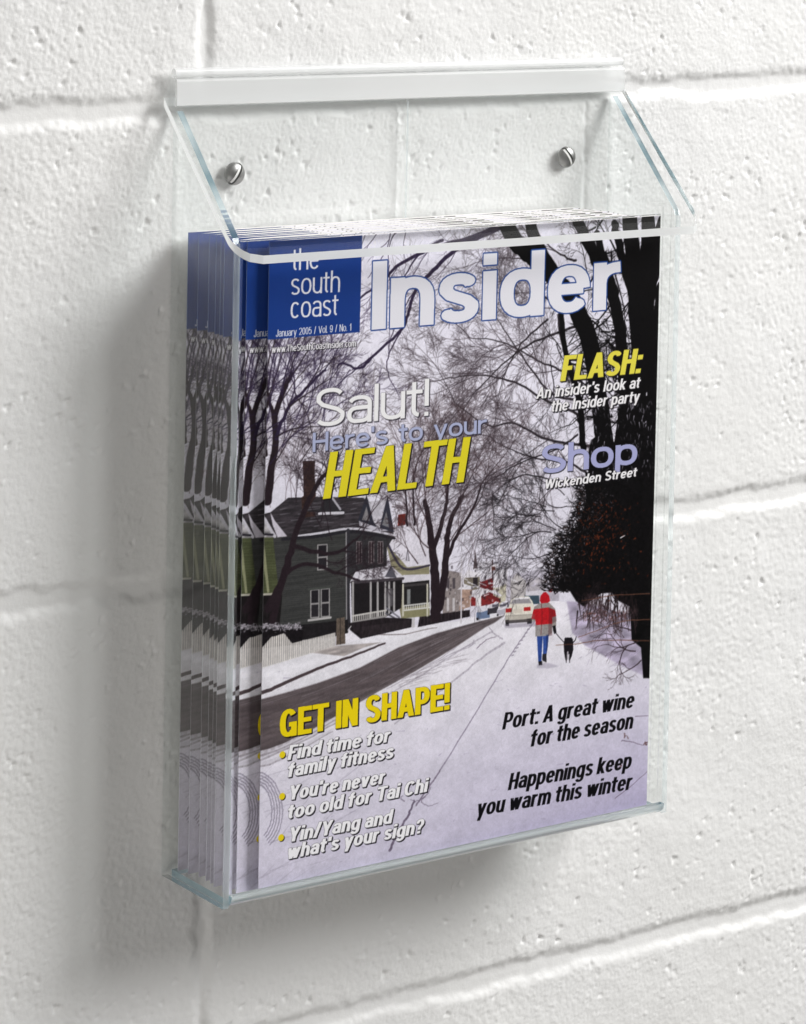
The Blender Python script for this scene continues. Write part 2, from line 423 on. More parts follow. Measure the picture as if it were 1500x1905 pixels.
    house([(1480, 560), (1510, 520), (1560, 560), (1560, 720), (1480, 730)], rgb(188, 182, 184))
    house([(1390, 560), (1400, 505), (1455, 500), (1462, 600), (1450, 690), (1390, 700)], rgb(196, 190, 170), tex=.06)
    house([(1385, 590), (1400, 500), (1455, 498), (1460, 575), (1400, 600)], rgb(222, 218, 226))
    house([(1320, 560), (1390, 470), (1390, 640), (1330, 690)], rgb(104, 34, 38), tex=.2, cell=(3, 5))
    house([(1300, 560), (1310, 462), (1380, 458), (1386, 545), (1330, 565)], rgb(214, 210, 220), tex=.04)
    line([Z5(1386, 455), Z5(1388, 545)], 3, 3, rgb(70, 52, 54))
    house([(1383, 482), (1402, 482), (1402, 505), (1383, 505)], rgb(98, 58, 52))
    house([(1275, 645), (1358, 622), (1428, 652), (1428, 672), (1330, 690), (1275, 690)], rgb(122, 40, 42), tex=.2, cell=(3, 4)); house([(1285, 640), (1358, 600), (1385, 612), (1300, 652)], rgb(222, 218, 226))
    house([(1270, 620), (1330, 598), (1362, 612), (1290, 640)], rgb(222, 218, 226))
    house([(1365, 615), (1400, 605), (1440, 640), (1420, 640)], rgb(222, 218, 226))
    house([(1238, 540), (1320, 520), (1322, 600), (1240, 620)], rgb(120, 112, 100), tex=.1)
    house([(1232, 545), (1262, 500), (1330, 525), (1322, 540)], rgb(225, 220, 228))
    fill([Z5(1286, 545), Z5(1310, 542), Z5(1310, 590), Z5(1286, 592)], rgb(46, 40, 44))
    house([(1300, 640), (1328, 636), (1328, 690), (1300, 692)], rgb(236, 232, 236))
    house([(1286, 500), (1298, 400), (1312, 505)], rgb(92, 80, 84))
    house([(1120, 500), (1230, 520), (1240, 720), (1130, 745)], rgb(142, 132, 132), tex=.08)
    house([(1225, 600), (1285, 590), (1270, 695), (1215, 712)], rgb(168, 140, 128), tex=.12)
    house([(1205, 605), (1240, 575), (1290, 592), (1285, 605)], rgb(220, 216, 224))
    for x in (1150, 1180): fill([Z5(x, 545), Z5(x + 14, 545), Z5(x + 14, 600), Z5(x, 602)], rgb(80, 72, 78)); fill([Z5(x, 650), Z5(x + 12, 648), Z5(x + 12, 715), Z5(x, 718)], rgb(196, 190, 194))
    house([(1010, 745), (1270, 710), (1270, 745), (1000, 800)], rgb(34, 28, 32), tex=.3)
    for k in range(14): seg(Z5(1015 + k * 18, 742 - k * 2.4), Z5(1015 + k * 18, 788 - k * 3.2), 1.4, 1.2, rgb(70, 62, 66), .7)
    for x, y, h in ((1228, 440, 335), (1462, 480, 230)): line([Z5(x, y), Z5(x - 4, y + h)], 3, 3.4, rgb(202, 196, 204))
    for _ in range(60):
        x, y = A.uniform(1130, 1480), A.uniform(480, 690)
        s_ = A.uniform(5, 11)
        fill([Z5(x, y), Z5(x + s_, y - 1), Z5(x + s_, y + s_ * 1.6), Z5(x, y + s_ * 1.6)], rgb(52, 44, 50) if A.random() < .6 else rgb(214, 208, 216), .6)
    for _ in range(20):
        x, y = A.uniform(1200, 1480), A.uniform(470, 640)
        seg(Z5(x, y), Z5(x + A.uniform(15, 45), y + A.normal(6, 10)), A.uniform(1.5, 4), 1.5, rgb(226, 222, 230), .8)
    # cream house in the middle
    house([(838, 370), (940, 480), (1060, 470), (1062, 740), (915, 755), (880, 560)], rgb(138, 132, 108), tex=.1, cell=(2, 30))
    house([(843, 362), (860, 295), (985, 270), (1062, 265), (1070, 475), (945, 490)], rgb(214, 209, 220), tex=.05)
    line([Z5(843, 365), Z5(925, 495), Z5(1060, 480)], 5, 4, rgb(62, 56, 70))
    house([(938, 455), (948, 385), (958, 458)], rgb(84, 78, 88)); house([(942, 455), (948, 405), (954, 456)], rgb(190, 186, 196))
    house([(898, 218), (938, 212), (936, 270), (896, 278)], rgb(112, 42, 38), tex=.2, cell=(2, 4))
    house([(915, 570), (1060, 556), (1062, 680), (920, 700)], rgb(34, 32, 34))
    house([(905, 560), (925, 530), (1060, 525), (1065, 555), (915, 572)], rgb(212, 208, 218))
    house([(925, 580), (1055, 568), (1055, 580), (925, 592)], rgb(62, 58, 60))
    fill([Z5(945, 605), Z5(962, 603), Z5(962, 680), Z5(945, 683)], rgb(128, 130, 132))
    for k in range(12): seg(Z5(930 + k * 11.5, 690 - k * 1.4), Z5(930 + k * 11.5, 712 - k * 1.4), 2, 2, rgb(206, 204, 200))
    line([Z5(922, 690), Z5(1062, 674)], 2.5, 2.5, rgb(210, 208, 206)); line([Z5(922, 714), Z5(1062, 698)], 2.5, 2.5, rgb(210, 208, 206))
    house([(925, 720), (1060, 704), (1060, 740), (925, 755)], rgb(134, 130, 100))
    for x in (924, 1050): seg(Z5(x, 580), Z5(x, 740), 4, 4, rgb(196, 192, 178))
    # the big grey house
    house([(240, 335), (640, 285), (885, 320), (840, 390), (840, 560), (640, 570), (655, 800), (285, 810)], rgb(62, 62, 62), tex=.14, cell=(2, 60))
    for k in range(46):
        y = 345 + k * 10
        line([Z5(250, y + 8), Z5(630, y - 12)], 1.1, 1.1, rgb(42, 42, 43), .5)
    house([(640, 300), (880, 325), (838, 385), (835, 520), (640, 530)], rgb(50, 49, 52), tex=.12, cell=(2, 50))
    house([(205, 215), (240, 205), (330, 130), (500, 125), (720, 130), (880, 320), (640, 295), (380, 330), (270, 335)], rgb(56, 51, 56), tex=.3, cell=(2, 14))
    for k in range(26):
        x = A.uniform(270, 700); y = A.uniform(150, 290)
        line([Z5(x, y), Z5(x + A.uniform(20, 80), y - A.uniform(2, 10))], 2.2, 1, rgb(150, 146, 156), .4)
    line([Z5(370, 330), Z5(500, 312), Z5(640, 290), Z5(760, 300), Z5(880, 325)], 4, 4, rgb(206, 202, 214))
    line([Z5(300, 345), Z5(500, 328), Z5(640, 306), Z5(760, 318), Z5(880, 340)], 6, 5, rgb(38, 36, 42))
    house([(238, 205), (262, 250), (325, 330), (275, 335), (250, 270)], rgb(196, 190, 202))
    house([(480, 210), (540, 110), (620, 205)], rgb(44, 42, 46)); line([Z5(540, 105), Z5(600, 190)], 4, 4, rgb(170, 166, 176)); line([Z5(490, 212), Z5(615, 208)], 5, 5, rgb(206, 202, 212))
    house([(690, 250), (735, 115), (790, 300)], rgb(48, 48, 58)); house([(790, 290), (845, 120), (878, 310)], rgb(52, 52, 64))
    house([(745, 150), (838, 140), (800, 300), (770, 250)], rgb(188, 184, 194), tex=.08)
    house([(712, 245), (735, 175), (752, 250)], rgb(128, 124, 128)); house([(815, 270), (838, 200), (852, 285)], rgb(120, 118, 124))
    house([(696, 250), (780, 280), (850, 300), (790, 305), (700, 275)], rgb(190, 186, 198))
    house([(405, 235), (472, 225), (470, 205), (402, 200), (398, 130), (410, 120), (408, 0), (466, 0), (474, 120)], rgb(58, 42, 40), tex=.25, cell=(3, 5))
    house([(404, -60), (470, -62), (466, 10), (408, 10)], rgb(52, 38, 38), tex=.2)
    def window(x, y, w, h, frame=rgb(150, 146, 148), sk=-.06):
        fill([Z5(x, y), Z5(x + w, y + w * sk), Z5(x + w, y + h + w * sk), Z5(x, y + h)], frame)
        fill([Z5(x + 6, y + 6), Z5(x + w - 6, y + 6 + w * sk), Z5(x + w - 6, y + h * .47 + w * sk), Z5(x + 6, y + h * .47)], rgb(34, 31, 36))
        fill([Z5(x + 6, y + h * .53), Z5(x + w - 6, y + h * .53 + w * sk), Z5(x + w - 6, y + h - 7 + w * sk), Z5(x + 6, y + h - 7)], rgb(40, 37, 42))
    window(480, 372, 54, 135); window(444, 605, 48, 150); window(498, 600, 48, 150)
    line([Z5(435, 605), Z5(550, 592)], 4, 4, rgb(70, 72, 70)); line([Z5(435, 765), Z5(550, 750)], 4, 4, rgb(180, 176, 178))
    for x in (682, 745, 792):
        fill([Z5(x, 355), Z5(x + 30, 355), Z5(x + 30, 470), Z5(x, 475)], rgb(120, 112, 116)); fill([Z5(x + 4, 360), Z5(x + 26, 360), Z5(x + 26, 464), Z5(x + 4, 468)], rgb(44, 34, 38)); seg(Z5(x + 15, 358), Z5(x + 15, 466), 2, 2, rgb(120, 108, 112))
    seg(Z5(640, 300), Z5(640, 800), 8, 8, rgb(50, 48, 54)); seg(Z5(630, 310), Z5(632, 800), 2.5, 2.5, rgb(146, 142, 146))
    # its porch
    house([(655, 560), (920, 550), (915, 700), (830, 750), (660, 770)], rgb(30, 27, 30))
    house([(650, 565), (680, 510), (860, 480), (930, 540), (790, 556)], rgb(208, 204, 214), tex=.06)
    house([(830, 540), (862, 480), (892, 545)], rgb(84, 82, 92))
    line([Z5(660, 568), Z5(780, 560), Z5(925, 548)], 6, 5, rgb(66, 60, 66))
    for x, y1 in ((665, 765), (757, 750), (793, 740), (832, 735), (852, 725), (878, 715)): seg(Z5(x, 570), Z5(x, y1), 4.5, 4.5, rgb(166, 162, 164))
    for k in range(17): seg(Z5(668 + k * 10, 742 - k * 1.6), Z5(668 + k * 10, 772 - k * 2), 2.2, 2.2, rgb(190, 186, 184))
    line([Z5(662, 742), Z5(838, 712)], 3, 3, rgb(196, 192, 190)); line([Z5(662, 776), Z5(838, 742)], 4, 4, rgb(150, 146, 146))
    line([Z5(838, 700), Z5(905, 750)], 3, 3, rgb(120, 118, 130)); line([Z5(835, 728), Z5(895, 760)], 3, 3, rgb(90, 88, 96))
    for k in range(4): fill([Z5(836 + 6 * k, 600), Z5(846 + 10 * k, 600), Z5(846 + 10 * k, 690), Z5(836 + 6 * k, 695)], rgb(132, 128, 134), .35)
    house([(640, 780), (830, 750), (970, 755), (968, 800), (705, 860), (650, 815)], rgb(36, 30, 34), tex=.3, cell=(8, 3))
    for k in range(34): seg(Z5(714 + k * 7.4, 800 - k * 1.1), Z5(714 + k * 7.4, 850 - k * 1.6), 1.2, 1.0, rgb(80, 70, 74), .6)
    house([(970, 755), (985, 750), (985, 800), (970, 802)], rgb(196, 192, 196))
    # olive house at the left edge
    house([(120, 335), (252, 335), (282, 625), (120, 630)], rgb(76, 80, 56), tex=.14, cell=(3, 30))
    for k in range(20): line([Z5(120, 352 + k * 14), Z5(255 + k * 1.2, 346 + k * 14)], 1.3, 1.3, rgb(58, 62, 44), .6)
    house([(190, 340), (206, 340), (234, 620), (222, 622)], rgb(150, 150, 120), alpha=.85)
    line([Z5(186, 632), Z5(285, 627)], 4, 4, rgb(172, 168, 156))
    house([(120, 230), (205, 225), (245, 320), (255, 336), (120, 336)], rgb(150, 146, 150), tex=.3, cell=(5, 9))
    line([Z5(200, 232), Z5(262, 330)], 5, 6, rgb(190, 186, 196)); line([Z5(186, 318), Z5(250, 322)], 4, 4, rgb(40, 36, 44))
    house([(120, 640), (300, 632), (285, 800), (120, 800)], rgb(28, 24, 26), tex=.3, cell=(9, 3))
    seg(Z5(192, 630), Z5(192, 790), 4, 4, rgb(120, 124, 86))
    house([(380, 790), (640, 760), (640, 830), (560, 850), (380, 870)], rgb(30, 27, 30), tex=.2)
    # hedge with a snow cap, then the picket fence
    house([(120, 800), (390, 790), (410, 820), (400, 890), (280, 900), (120, 920)], rgb(22, 18, 22), tex=.3)
    for _ in range(240):
        x = A.uniform(180, 395); y = 790 + A.normal(8, 9)
        seg(Z5(x, y), Z5(x + A.normal(0, 9), y + A.normal(0, 5)), A.uniform(1.2, 3.5), 1, rgb(*(A.integers(70, 205) * np.array([1, .96, 1.02]))), .8)
    pick = [(150, 960), (188, 922), (215, 885), (245, 850), (262, 848), (290, 838), (310, 832), (350, 884), (575, 828)]
    top = lambda x: np.interp(x, [p[0] for p in pick], [p[1] for p in pick])
    bot = lambda x: np.interp(x, [150, 575], [1026, 898])
    house(pick + [(575, 895), (150, 1022)], rgb(150, 144, 146), alpha=.8)
    x = 150.
    while x < 575:
        w = np.interp(x, [150, 350, 575], [9.5, 8, 6])
        fill([Z5(x, top(x)), Z5(x + w * .8, top(x + w) - 2), Z5(x + w * .8 - 3, bot(x)), Z5(x - 3, bot(x))], rgb(*(np.array([214, 209, 206]) + A.integers(-12, 8))))
        x += w * 1.28
    house([(580, 755), (622, 748), (626, 885), (578, 893)], rgb(98, 86, 78), tex=.15); seg(Z5(600, 752), Z5(600, 888), 2, 2, rgb(60, 52, 48))
    seg(Z5(640, 815), Z5(655, 795), 2.5, 2, rgb(190, 186, 190))

    # ---------------- cars, walker and dog
    def z6(pts, c, **k): fill([Z6(*p) for p in pts], c, **k)
    z6([(575, 660), (650, 652), (655, 705), (580, 710)], rgb(60, 78, 92)); z6([(580, 640), (690, 628), (690, 658), (580, 662)], rgb(208, 204, 214))
    for x0, y0, s, c in ((315, 720, 1., (104, 120, 150)), (375, 705, .8, (56, 52, 60)), (425, 715, .75, (176, 172, 184))):
        z6([(x0, y0 + 35 * s), (x0 + 20 * s, y0 + 5), (x0 + 60 * s, y0), (x0 + 72 * s, y0 + 20 * s), (x0 + 72 * s, y0 + 60 * s), (x0, y0 + 70 * s)], rgb(*c))
        z6([(x0 + 2, y0 + 30 * s), (x0 + 22 * s, y0), (x0 + 62 * s, y0 - 5), (x0 + 70 * s, y0 + 16 * s), (x0 + 30 * s, y0 + 30 * s)], rgb(222, 218, 226), alpha=.9)
        z6([(x0, y0 + 60 * s), (x0 + 12 * s, y0 + 60 * s), (x0 + 12 * s, y0 + 74 * s), (x0, y0 + 74 * s)], rgb(28, 24, 28))
    for x0, y0, s in ((440, 700, .55), (458, 695, .45), (400, 700, .6)):
        z6([(x0, y0 + 10), (x0 + 30 * s, y0 - 6), (x0 + 60 * s, y0 - 2), (x0 + 62 * s, y0 + 30 * s), (x0, y0 + 40 * s)], rgb(92, 88, 100)); z6([(x0, y0 + 8), (x0 + 30 * s, y0 - 8), (x0 + 60 * s, y0 - 4), (x0 + 40 * s, y0 + 8)], rgb(222, 218, 228))
    z6([(470, 735), (488, 725), (505, 680), (530, 668), (595, 664), (615, 690), (628, 722), (630, 790), (612, 800), (470, 805)], rgb(222, 216, 206), tex=.03)
    z6([(498, 705), (512, 682), (598, 676), (612, 702)], rgb(150, 146, 152)); z6([(515, 683), (600, 677), (604, 668), (525, 672)], rgb(232, 228, 234))
    z6([(472, 732), (504, 728), (504, 750), (472, 752)], rgb(172, 40, 40)); z6([(570, 724), (606, 721), (606, 742), (570, 744)], rgb(172, 40, 40))
    z6([(512, 735), (562, 730), (562, 752), (512, 755)], rgb(206, 198, 188)); line([Z6(472, 770), Z6(612, 762)], 1.5, 1.5, rgb(170, 164, 158))
    z6([(470, 792), (490, 790), (490, 824), (472, 824)], rgb(24, 22, 26)); z6([(585, 785), (615, 782), (612, 812), (588, 814)], rgb(30, 27, 30)); line([Z6(490, 802), Z6(588, 795)], 6, 6, rgb(48, 44, 50), .9)
    # walker
    z6([(640, 875), (672, 872), (668, 940), (664, 1020), (648, 1022), (644, 950)], rgb(44, 70, 140), tex=.1); z6([(672, 872), (704, 870), (698, 940), (690, 985), (672, 985), (674, 930)], rgb(52, 80, 152), tex=.1)
    z6([(648, 1015), (668, 1012), (670, 1034), (650, 1036)], rgb(26, 24, 30)); z6([(670, 975), (692, 972), (692, 1020), (684, 1028), (668, 1005)], rgb(40, 38, 44)); seg(Z6(674, 1018), Z6(690, 1024), 4, 3, rgb(206, 202, 210))
    z6([(625, 722), (655, 702), (705, 698), (738, 732), (746, 790), (740, 830), (722, 832), (722, 875), (632, 880), (634, 800), (612, 790)], rgb(150, 142, 140), tex=.08)
    z6([(622, 735), (700, 724), (738, 738), (744, 770), (724, 780), (722, 815), (634, 820), (632, 790), (610, 785)], rgb(178, 28, 36), tex=.08)
    z6([(632, 820), (720, 812), (720, 876), (632, 880)], rgb(148, 142, 142), tex=.08)
    z6([(722, 778), (744, 770), (744, 825), (726, 832)], rgb(150, 142, 140))
    z6([(656, 690), (660, 662), (676, 643), (690, 642), (706, 662), (711, 690), (700, 699), (664, 703)], rgb(180, 24, 36), tex=.08)
    z6([(724, 824), (740, 820), (746, 860), (734, 868), (727, 850)], rgb(24, 22, 26)); line([Z6(742, 862), Z6(765, 890), Z6(786, 912)], 1.5, 1.3, rgb(40, 36, 42))
    z6([(706, 868), (728, 862), (732, 898), (712, 900)], rgb(214, 208, 216), alpha=.85)
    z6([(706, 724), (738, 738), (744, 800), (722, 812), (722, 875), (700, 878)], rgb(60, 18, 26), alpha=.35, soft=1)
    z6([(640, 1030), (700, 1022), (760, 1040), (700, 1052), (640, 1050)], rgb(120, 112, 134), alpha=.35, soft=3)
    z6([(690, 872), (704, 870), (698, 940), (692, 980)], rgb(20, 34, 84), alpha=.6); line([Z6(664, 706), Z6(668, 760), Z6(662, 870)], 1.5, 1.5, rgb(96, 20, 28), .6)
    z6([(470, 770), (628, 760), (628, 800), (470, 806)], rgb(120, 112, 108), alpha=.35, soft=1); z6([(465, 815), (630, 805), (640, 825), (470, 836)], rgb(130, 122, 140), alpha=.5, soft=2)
    # dog
    z6([(790, 892), (800, 886), (822, 886), (834, 895), (836, 950), (828, 985), (818, 1008), (812, 1008), (814, 975), (802, 980), (802, 1010), (794, 1010), (786, 965), (784, 920)], rgb(22, 18, 24))
    line([Z6(832, 915), Z6(846, 900), Z6(852, 880)], 2.5, 1.4, rgb(30, 26, 32)); z6([(786, 896), (794, 884), (800, 896)], rgb(22, 18, 24)); z6([(818, 894), (826, 884), (832, 896)], rgb(22, 18, 24))
    for x in (798, 816): seg(Z6(x, 1005), Z6(x, 1020), 2.5, 2, rgb(60, 54, 60))
    seg(Z6(806, 965), Z6(806, 1000), 3.5, 3, rgb(176, 170, 180)); seg(Z6(714, 480), Z6(714, 650), 2.2, 2.6, rgb(176, 168, 178)); fill([Z6(704, 628), Z6(722, 626), Z6(722, 642), Z6(704, 642)], rgb(160, 36, 40))

    # ---------------- trees
    violet = rgb(46, 35, 60)
    # left trees
    for xs, w, c in ((((120, 1560), (118, 1400), (150, 1180), (140, 1000), (165, 860)), 17, bark), (((225, 1480), (240, 1330), (268, 1180), (262, 1060), (300, 930), (350, 820)), 17, bark),
                     (((262, 1080), (240, 980), (225, 900)), 9, bark), (((130, 1080), (100, 1000), (85, 930)), 9, bark), (((268, 1150), (330, 1000), (420, 900), (520, 800)), 8, violet),
                     (((150, 1160), (200, 1040), (225, 980)), 8, bark), (((215, 1240), (213, 1100), (216, 960), (222, 800)), 9, bark)):
        line([Z3(*p) for p in xs], w, w * .5, c, 1, .8)
    for x, y, a, l, w in ((160, 880, 1.5, 70, 4), (140, 980, 2.1, 60, 4), (350, 830, 1.0, 70, 4), (300, 930, 1.4, 80, 4), (420, 900, .8, 75, 3.5), (520, 800, .7, 60, 3),
                          (230, 900, 1.7, 70, 4), (225, 980, 1.3, 70, 4), (270, 1150, .5, 70, 4), (330, 1000, .6, 80, 3.5), (330, 1000, 1.2, 80, 3.5), (90, 940, 1.6, 80, 4), (222, 800, 1.5, 55, 3.5),
                          (260, 1060, 1.2, 85, 4), (150, 1200, .9, 70, 4), (120, 1300, 1.0, 60, 3.5), (300, 1200, .9, 60, 3), (215, 1100, 1.2, 80, 3.5), (250, 1300, .8, 60, 3)):
        twig(Z3(x, y), a, l, w, violet if A.random() < .5 else bark, 4, .42, .15, .7, .85)
    line([Z5(230, 700), Z5(300, 560), Z5(350, 380), Z5(420, 180), Z5(480, 60), Z5(560, -40)], 18, 7, bark, .95, 1); line([Z5(350, 380), Z5(560, 420), Z5(700, 330)], 9, 4, bark, .9, 1)
    line([Z5(320, 520), Z5(430, 470), Z5(590, 520), Z5(700, 560)], 8, 4, bark, .9, 1); line([Z5(250, 760), Z5(290, 600), Z5(330, 470)], 15, 10, bark, .95, 1)
    for x, y, a, l in ((420, 180, .9, 70), (480, 60, .7, 70), (560, 420, .4, 55), (590, 510, .3, 55), (520, 450, -.5, 50), (700, 330, .7, 45), (560, -40, 1.2, 70), (430, 470, -.6, 50), (640, 540, .5, 45)):
        twig(Z5(x, y), a, l, 2.6, bark, 4, .5, .18, .7, .8)
    for _ in range(16):
        twig(Z3(A.uniform(150, 560), A.uniform(820, 1330)), A.uniform(.6, 1.9), A.uniform(50, 80), 2.4, violet if A.random() < .6 else bark, 4, .42, .15, .7, .85)
    for _ in range(8):
        twig(Z5(A.uniform(240, 700), A.uniform(40, 420)), A.uniform(.2, 2.2), 60, 2.2, bark, 4, .5, .18, .7, .85)
    # middle trees
    for xs, w in ((((1090, 740), (1092, 560), (1075, 400), (1060, 280), (1040, 150)), 24), (((1110, 700), (1140, 520), (1150, 380), (1170, 250), (1230, 120)), 19), (((1140, 480), (1200, 330), (1280, 200), (1330, 60)), 9),
                  (((1080, 400), (1120, 280), (1150, 150), (1160, 20)), 12), (((945, 270), (940, 120), (930, -40)), 5), (((985, 270), (975, 100), (990, -30)), 5)):
        line([Z5(*p) for p in xs], w, w * .4, bark, 1, .8)
    for x, y, a, l in ((1040, 150, 1.8, 80), (1060, 280, 2.3, 70), (1230, 120, 1.0, 85), (1170, 250, 1.3, 80), (1280, 200, .7, 80), (1330, 60, .9, 80), (1150, 150, 1.6, 80), (1160, 20, 1.3, 80),
                       (1200, 330, .4, 70), (1075, 400, 2.6, 60), (1040, 430, 2.2, 60), (1150, 380, .7, 70), (930, -40, 1.7, 70), (990, -30, 1.4, 70), (940, 120, 2.2, 50), (1120, 280, 1.1, 80), (1000, 470, 2.3, 45)):
        twig(Z5(x, y), a, l, 2.8, rgb(58, 44, 48), 4, .45, .15, .72, .8)
    for _ in range(12):
        twig(Z5(A.uniform(900, 1330), A.uniform(-40, 330)), A.uniform(.5, 2.6), 60, 2.0, rgb(70, 54, 58), 4, .45, .15, .72, .75)
    # long limbs hanging in from above
    for xs, w, c in ((((1500, 20), (1300, 110), (1060, 180), (900, 260), (830, 330), (700, 430)), 10, violet), (((1440, 60), (1200, 180), (1060, 310), (990, 390), (945, 520), (920, 590), (760, 740), (700, 795), (610, 765), (585, 790)), 9, violet),
                     (((920, 590), (845, 740), (850, 830), (900, 930)), 3, violet), (((1130, 130), (1010, 200), (930, 320)), 6, violet), (((930, 60), (860, 130), (850, 260)), 3, violet),
                     (((870, 40), (830, 200), (740, 330)), 2.5, violet), (((850, 260), (858, 480), (848, 720)), 2.2, violet), (((980, 400), (930, 480), (860, 640), (850, 735)), 2.5, violet), (((760, 740), (640, 830), (560, 900)), 3, violet)):
        line([Z3(*p) for p in xs], w, w * .35, c, .95, .8)
    for x, y, a, l in ((1300, 110, 3.6, 60), (1060, 180, 3.9, 60), (900, 260, 4.2, 50), (830, 330, 4.0, 50), (1200, 180, 4.3, 60), (990, 390, 4.4, 50), (760, 740, 3.8, 45), (850, 130, 4.3, 45), (1400, 60, 4.0, 60), (740, 60, 4.2, 50), (800, 80, 4.0, 45), (940, 80, 4.4, 50), (650, 800, 4.0, 35)):
        twig(Z3(x, y), a, l, 1.8, violet, 3, .45, .18, .7, .8)
    # right-hand trees : limbs reaching over the street
    dark = rgb(20, 16, 20)
    limbs = ((((900, 560), (760, 500), (660, 420), (560, 330)), 9), (((860, 600), (700, 650), (560, 720), (430, 830), (300, 960)), 8), (((760, 540), (780, 700), (850, 900), (880, 1200), (930, 1400)), 14),
             (((900, 1000), (720, 960), (560, 760), (430, 560)), 8), (((880, 1080), (700, 1000), (520, 900), (330, 860), (150, 880)), 8), (((920, 1240), (700, 1210), (520, 1120), (380, 1130), (200, 1010)), 8),
             (((930, 1400), (800, 1330), (600, 1300), (420, 1220)), 7), (((880, 900), (760, 830), (640, 780), (470, 690), (280, 660)), 7), (((700, 560), (560, 690), (470, 850), (430, 1000)), 6), (((860, 1180), (760, 1250), (560, 1330), (380, 1440)), 6),
             (((900, 340), (800, 300), (660, 260), (500, 230)), 7), (((850, 250), (750, 200), (640, 100)), 7), (((1060, 500), (1000, 300), (900, 150)), 9), (((1260, 880), (1220, 960), (1160, 1000)), 8), (((900, 1420), (760, 1430), (560, 1400), (400, 1500)), 6))
    for xs, w in limbs: line([Z4(*p) for p in xs], w * .72, w * .2, rgb(32, 26, 31), .9, .8)
    for xs, w in limbs:
        for p, q in zip(xs[1:], xs[:-1]):
            a = np.arctan2(-(p[1] - q[1]), p[0] - q[0])
            twig(Z4(*p), a + A.choice((-.5, .45)) + A.normal(0, .2), A.uniform(60, 95), 2.2, rgb(50, 41, 47), 4, .42, .13, .72, .75)
            twig(Z4(*p), a + A.choice((-.7, .6)) + A.normal(0, .3), A.uniform(45, 80), 1.5, rgb(70, 60, 66), 4, .42, .13, .72, .65)
    for _ in range(12):
        twig(Z4(A.uniform(560, 1250), A.uniform(150, 900)), A.uniform(0, 6.28), 55, 2.5, dark, 4, .5, .2, .7, .9)
    for _ in range(7):
        twig(Z4(A.uniform(100, 520), A.uniform(1150, 1560)), A.uniform(.6, 2.6), 55, 1.8, rgb(62, 48, 52), 4, .5, .18, .7, .7)
    for _ in range(12):
        twig(Z6(A.uniform(640, 860), A.uniform(120, 460)), A.uniform(2.4, 3.7), 60, 2.0, dark, 4, .45, .16, .7, .85)
    for x in (1010, 1040, 1130, 1190): twig(Z4(x, 200), A.uniform(4.2, 5.2), 90, 5, dark, 4, .5, .2, .7, .95)
    # trunks and the dark evergreen mass
    black = rgb(9, 7, 9)
    def trunk(pts, w0, w1): line([Z4(*p) for p in pts], w0, w1, black, 1, 1.2)
    trunk([(470, 40), (540, 160), (640, 240), (760, 370), (880, 560), (940, 760), (975, 1000), (1010, 1300), (1030, 1600)], 34, 46); trunk([(600, 40), (660, 200), (760, 370)], 26, 30)
    trunk([(860, 40), (960, 240), (1060, 480), (1100, 760), (1110, 1000), (1080, 1300)], 24, 32); trunk([(1140, 30), (1160, 260), (1170, 520), (1190, 840), (1180, 1200)], 38, 36)
    trunk([(960, 100), (1010, 260), (1060, 420)], 16, 18); trunk([(1330, 40), (1270, 260), (1230, 460), (1220, 900)], 44, 40); trunk([(1320, 400), (1290, 700), (1270, 1100)], 40, 44); trunk([(770, 520), (800, 760), (870, 1000), (890, 1250)], 11, 15)
    trunk([(1240, 30), (1225, 300), (1200, 620), (1190, 900)], 34, 44); trunk([(1060, 40), (1090, 200), (1150, 420)], 16, 22); trunk([(1080, 760), (1130, 900), (1150, 1150)], 30, 60)
    for _ in range(26):
        twig(Z4(A.uniform(880, 1280), A.uniform(40, 1000)), A.uniform(0, 6.28), A.uniform(35, 70), 4, black, 3, .6, .22, .7, .95)
    mass = [(930, 1210), (1010, 1150), (1060, 1230), (1100, 1120), (1150, 1180), (1190, 1090), (1230, 1200), (1300, 1100), (1300, 1700), (930, 1700), (900, 1560), (930, 1450), (905, 1330)]
    fill([Z4(*p) for p in mass], black, 1, .4, (6, 6))
    m6 = [(900, 60), (905, 150), (880, 240), (850, 320), (820, 380), (800, 440), (775, 500), (770, 560), (750, 600), (780, 640), (810, 625), (850, 690), (890, 720), (930, 690), (985, 650), (1040, 645), (1080, 690), (1140, 720), (1150, 900), (1200, 940), (1212, 1105), (1290, 1105), (1290, 0), (900, 0)]
    fill([Z6(*p) for p in m6], black, 1, .5, (5, 5), 1)
    # brush in front of the evergreens: thick inside, thinning towards the street
    edge = lambda y: np.interp(y, [40, 150, 240, 320, 400, 480, 560, 640], [850, 870, 840, 775, 735, 700, 690, 690])
    for _ in range(1500):
        y = A.uniform(30, 640); x = edge(y) + 150 * A.random() ** .8 - 12
        a = A.normal(2.7, .7); l = A.uniform(8, 36)
        seg(Z6(x, y), Z6(x + l * np.cos(a), y - l * np.sin(a)), A.uniform(.9, 3.2), .7, black if A.random() < .8 else rgb(44, 30, 28), .9)
    for _ in range(40):
        y = A.uniform(60, 620); twig(Z6(edge(y) + A.uniform(10, 90), y), A.normal(2.7, .5), A.uniform(16, 34), 1.6, black, 2, .5, .18, .7, .85)
    for _ in range(700):
        y = A.uniform(60, 640); x = edge(y) + A.uniform(40, 140)
        a = A.uniform(0, 6.28); l = A.uniform(6, 26)
        seg(Z6(x, y), Z6(x + l * np.cos(a), y - l * np.sin(a)), A.uniform(1.2, 3.6), .8, black, .9)
    for _ in range(160):
        y = A.uniform(80, 600); x = edge(y) + A.uniform(70, 190)
        seg(Z6(x, y), Z6(x + A.normal(0, 6), y + A.normal(0, 8)), A.uniform(.8, 2.2), .6, rgb(*(np.array([170, 160, 176]) * A.uniform(.25, .8))), .6)
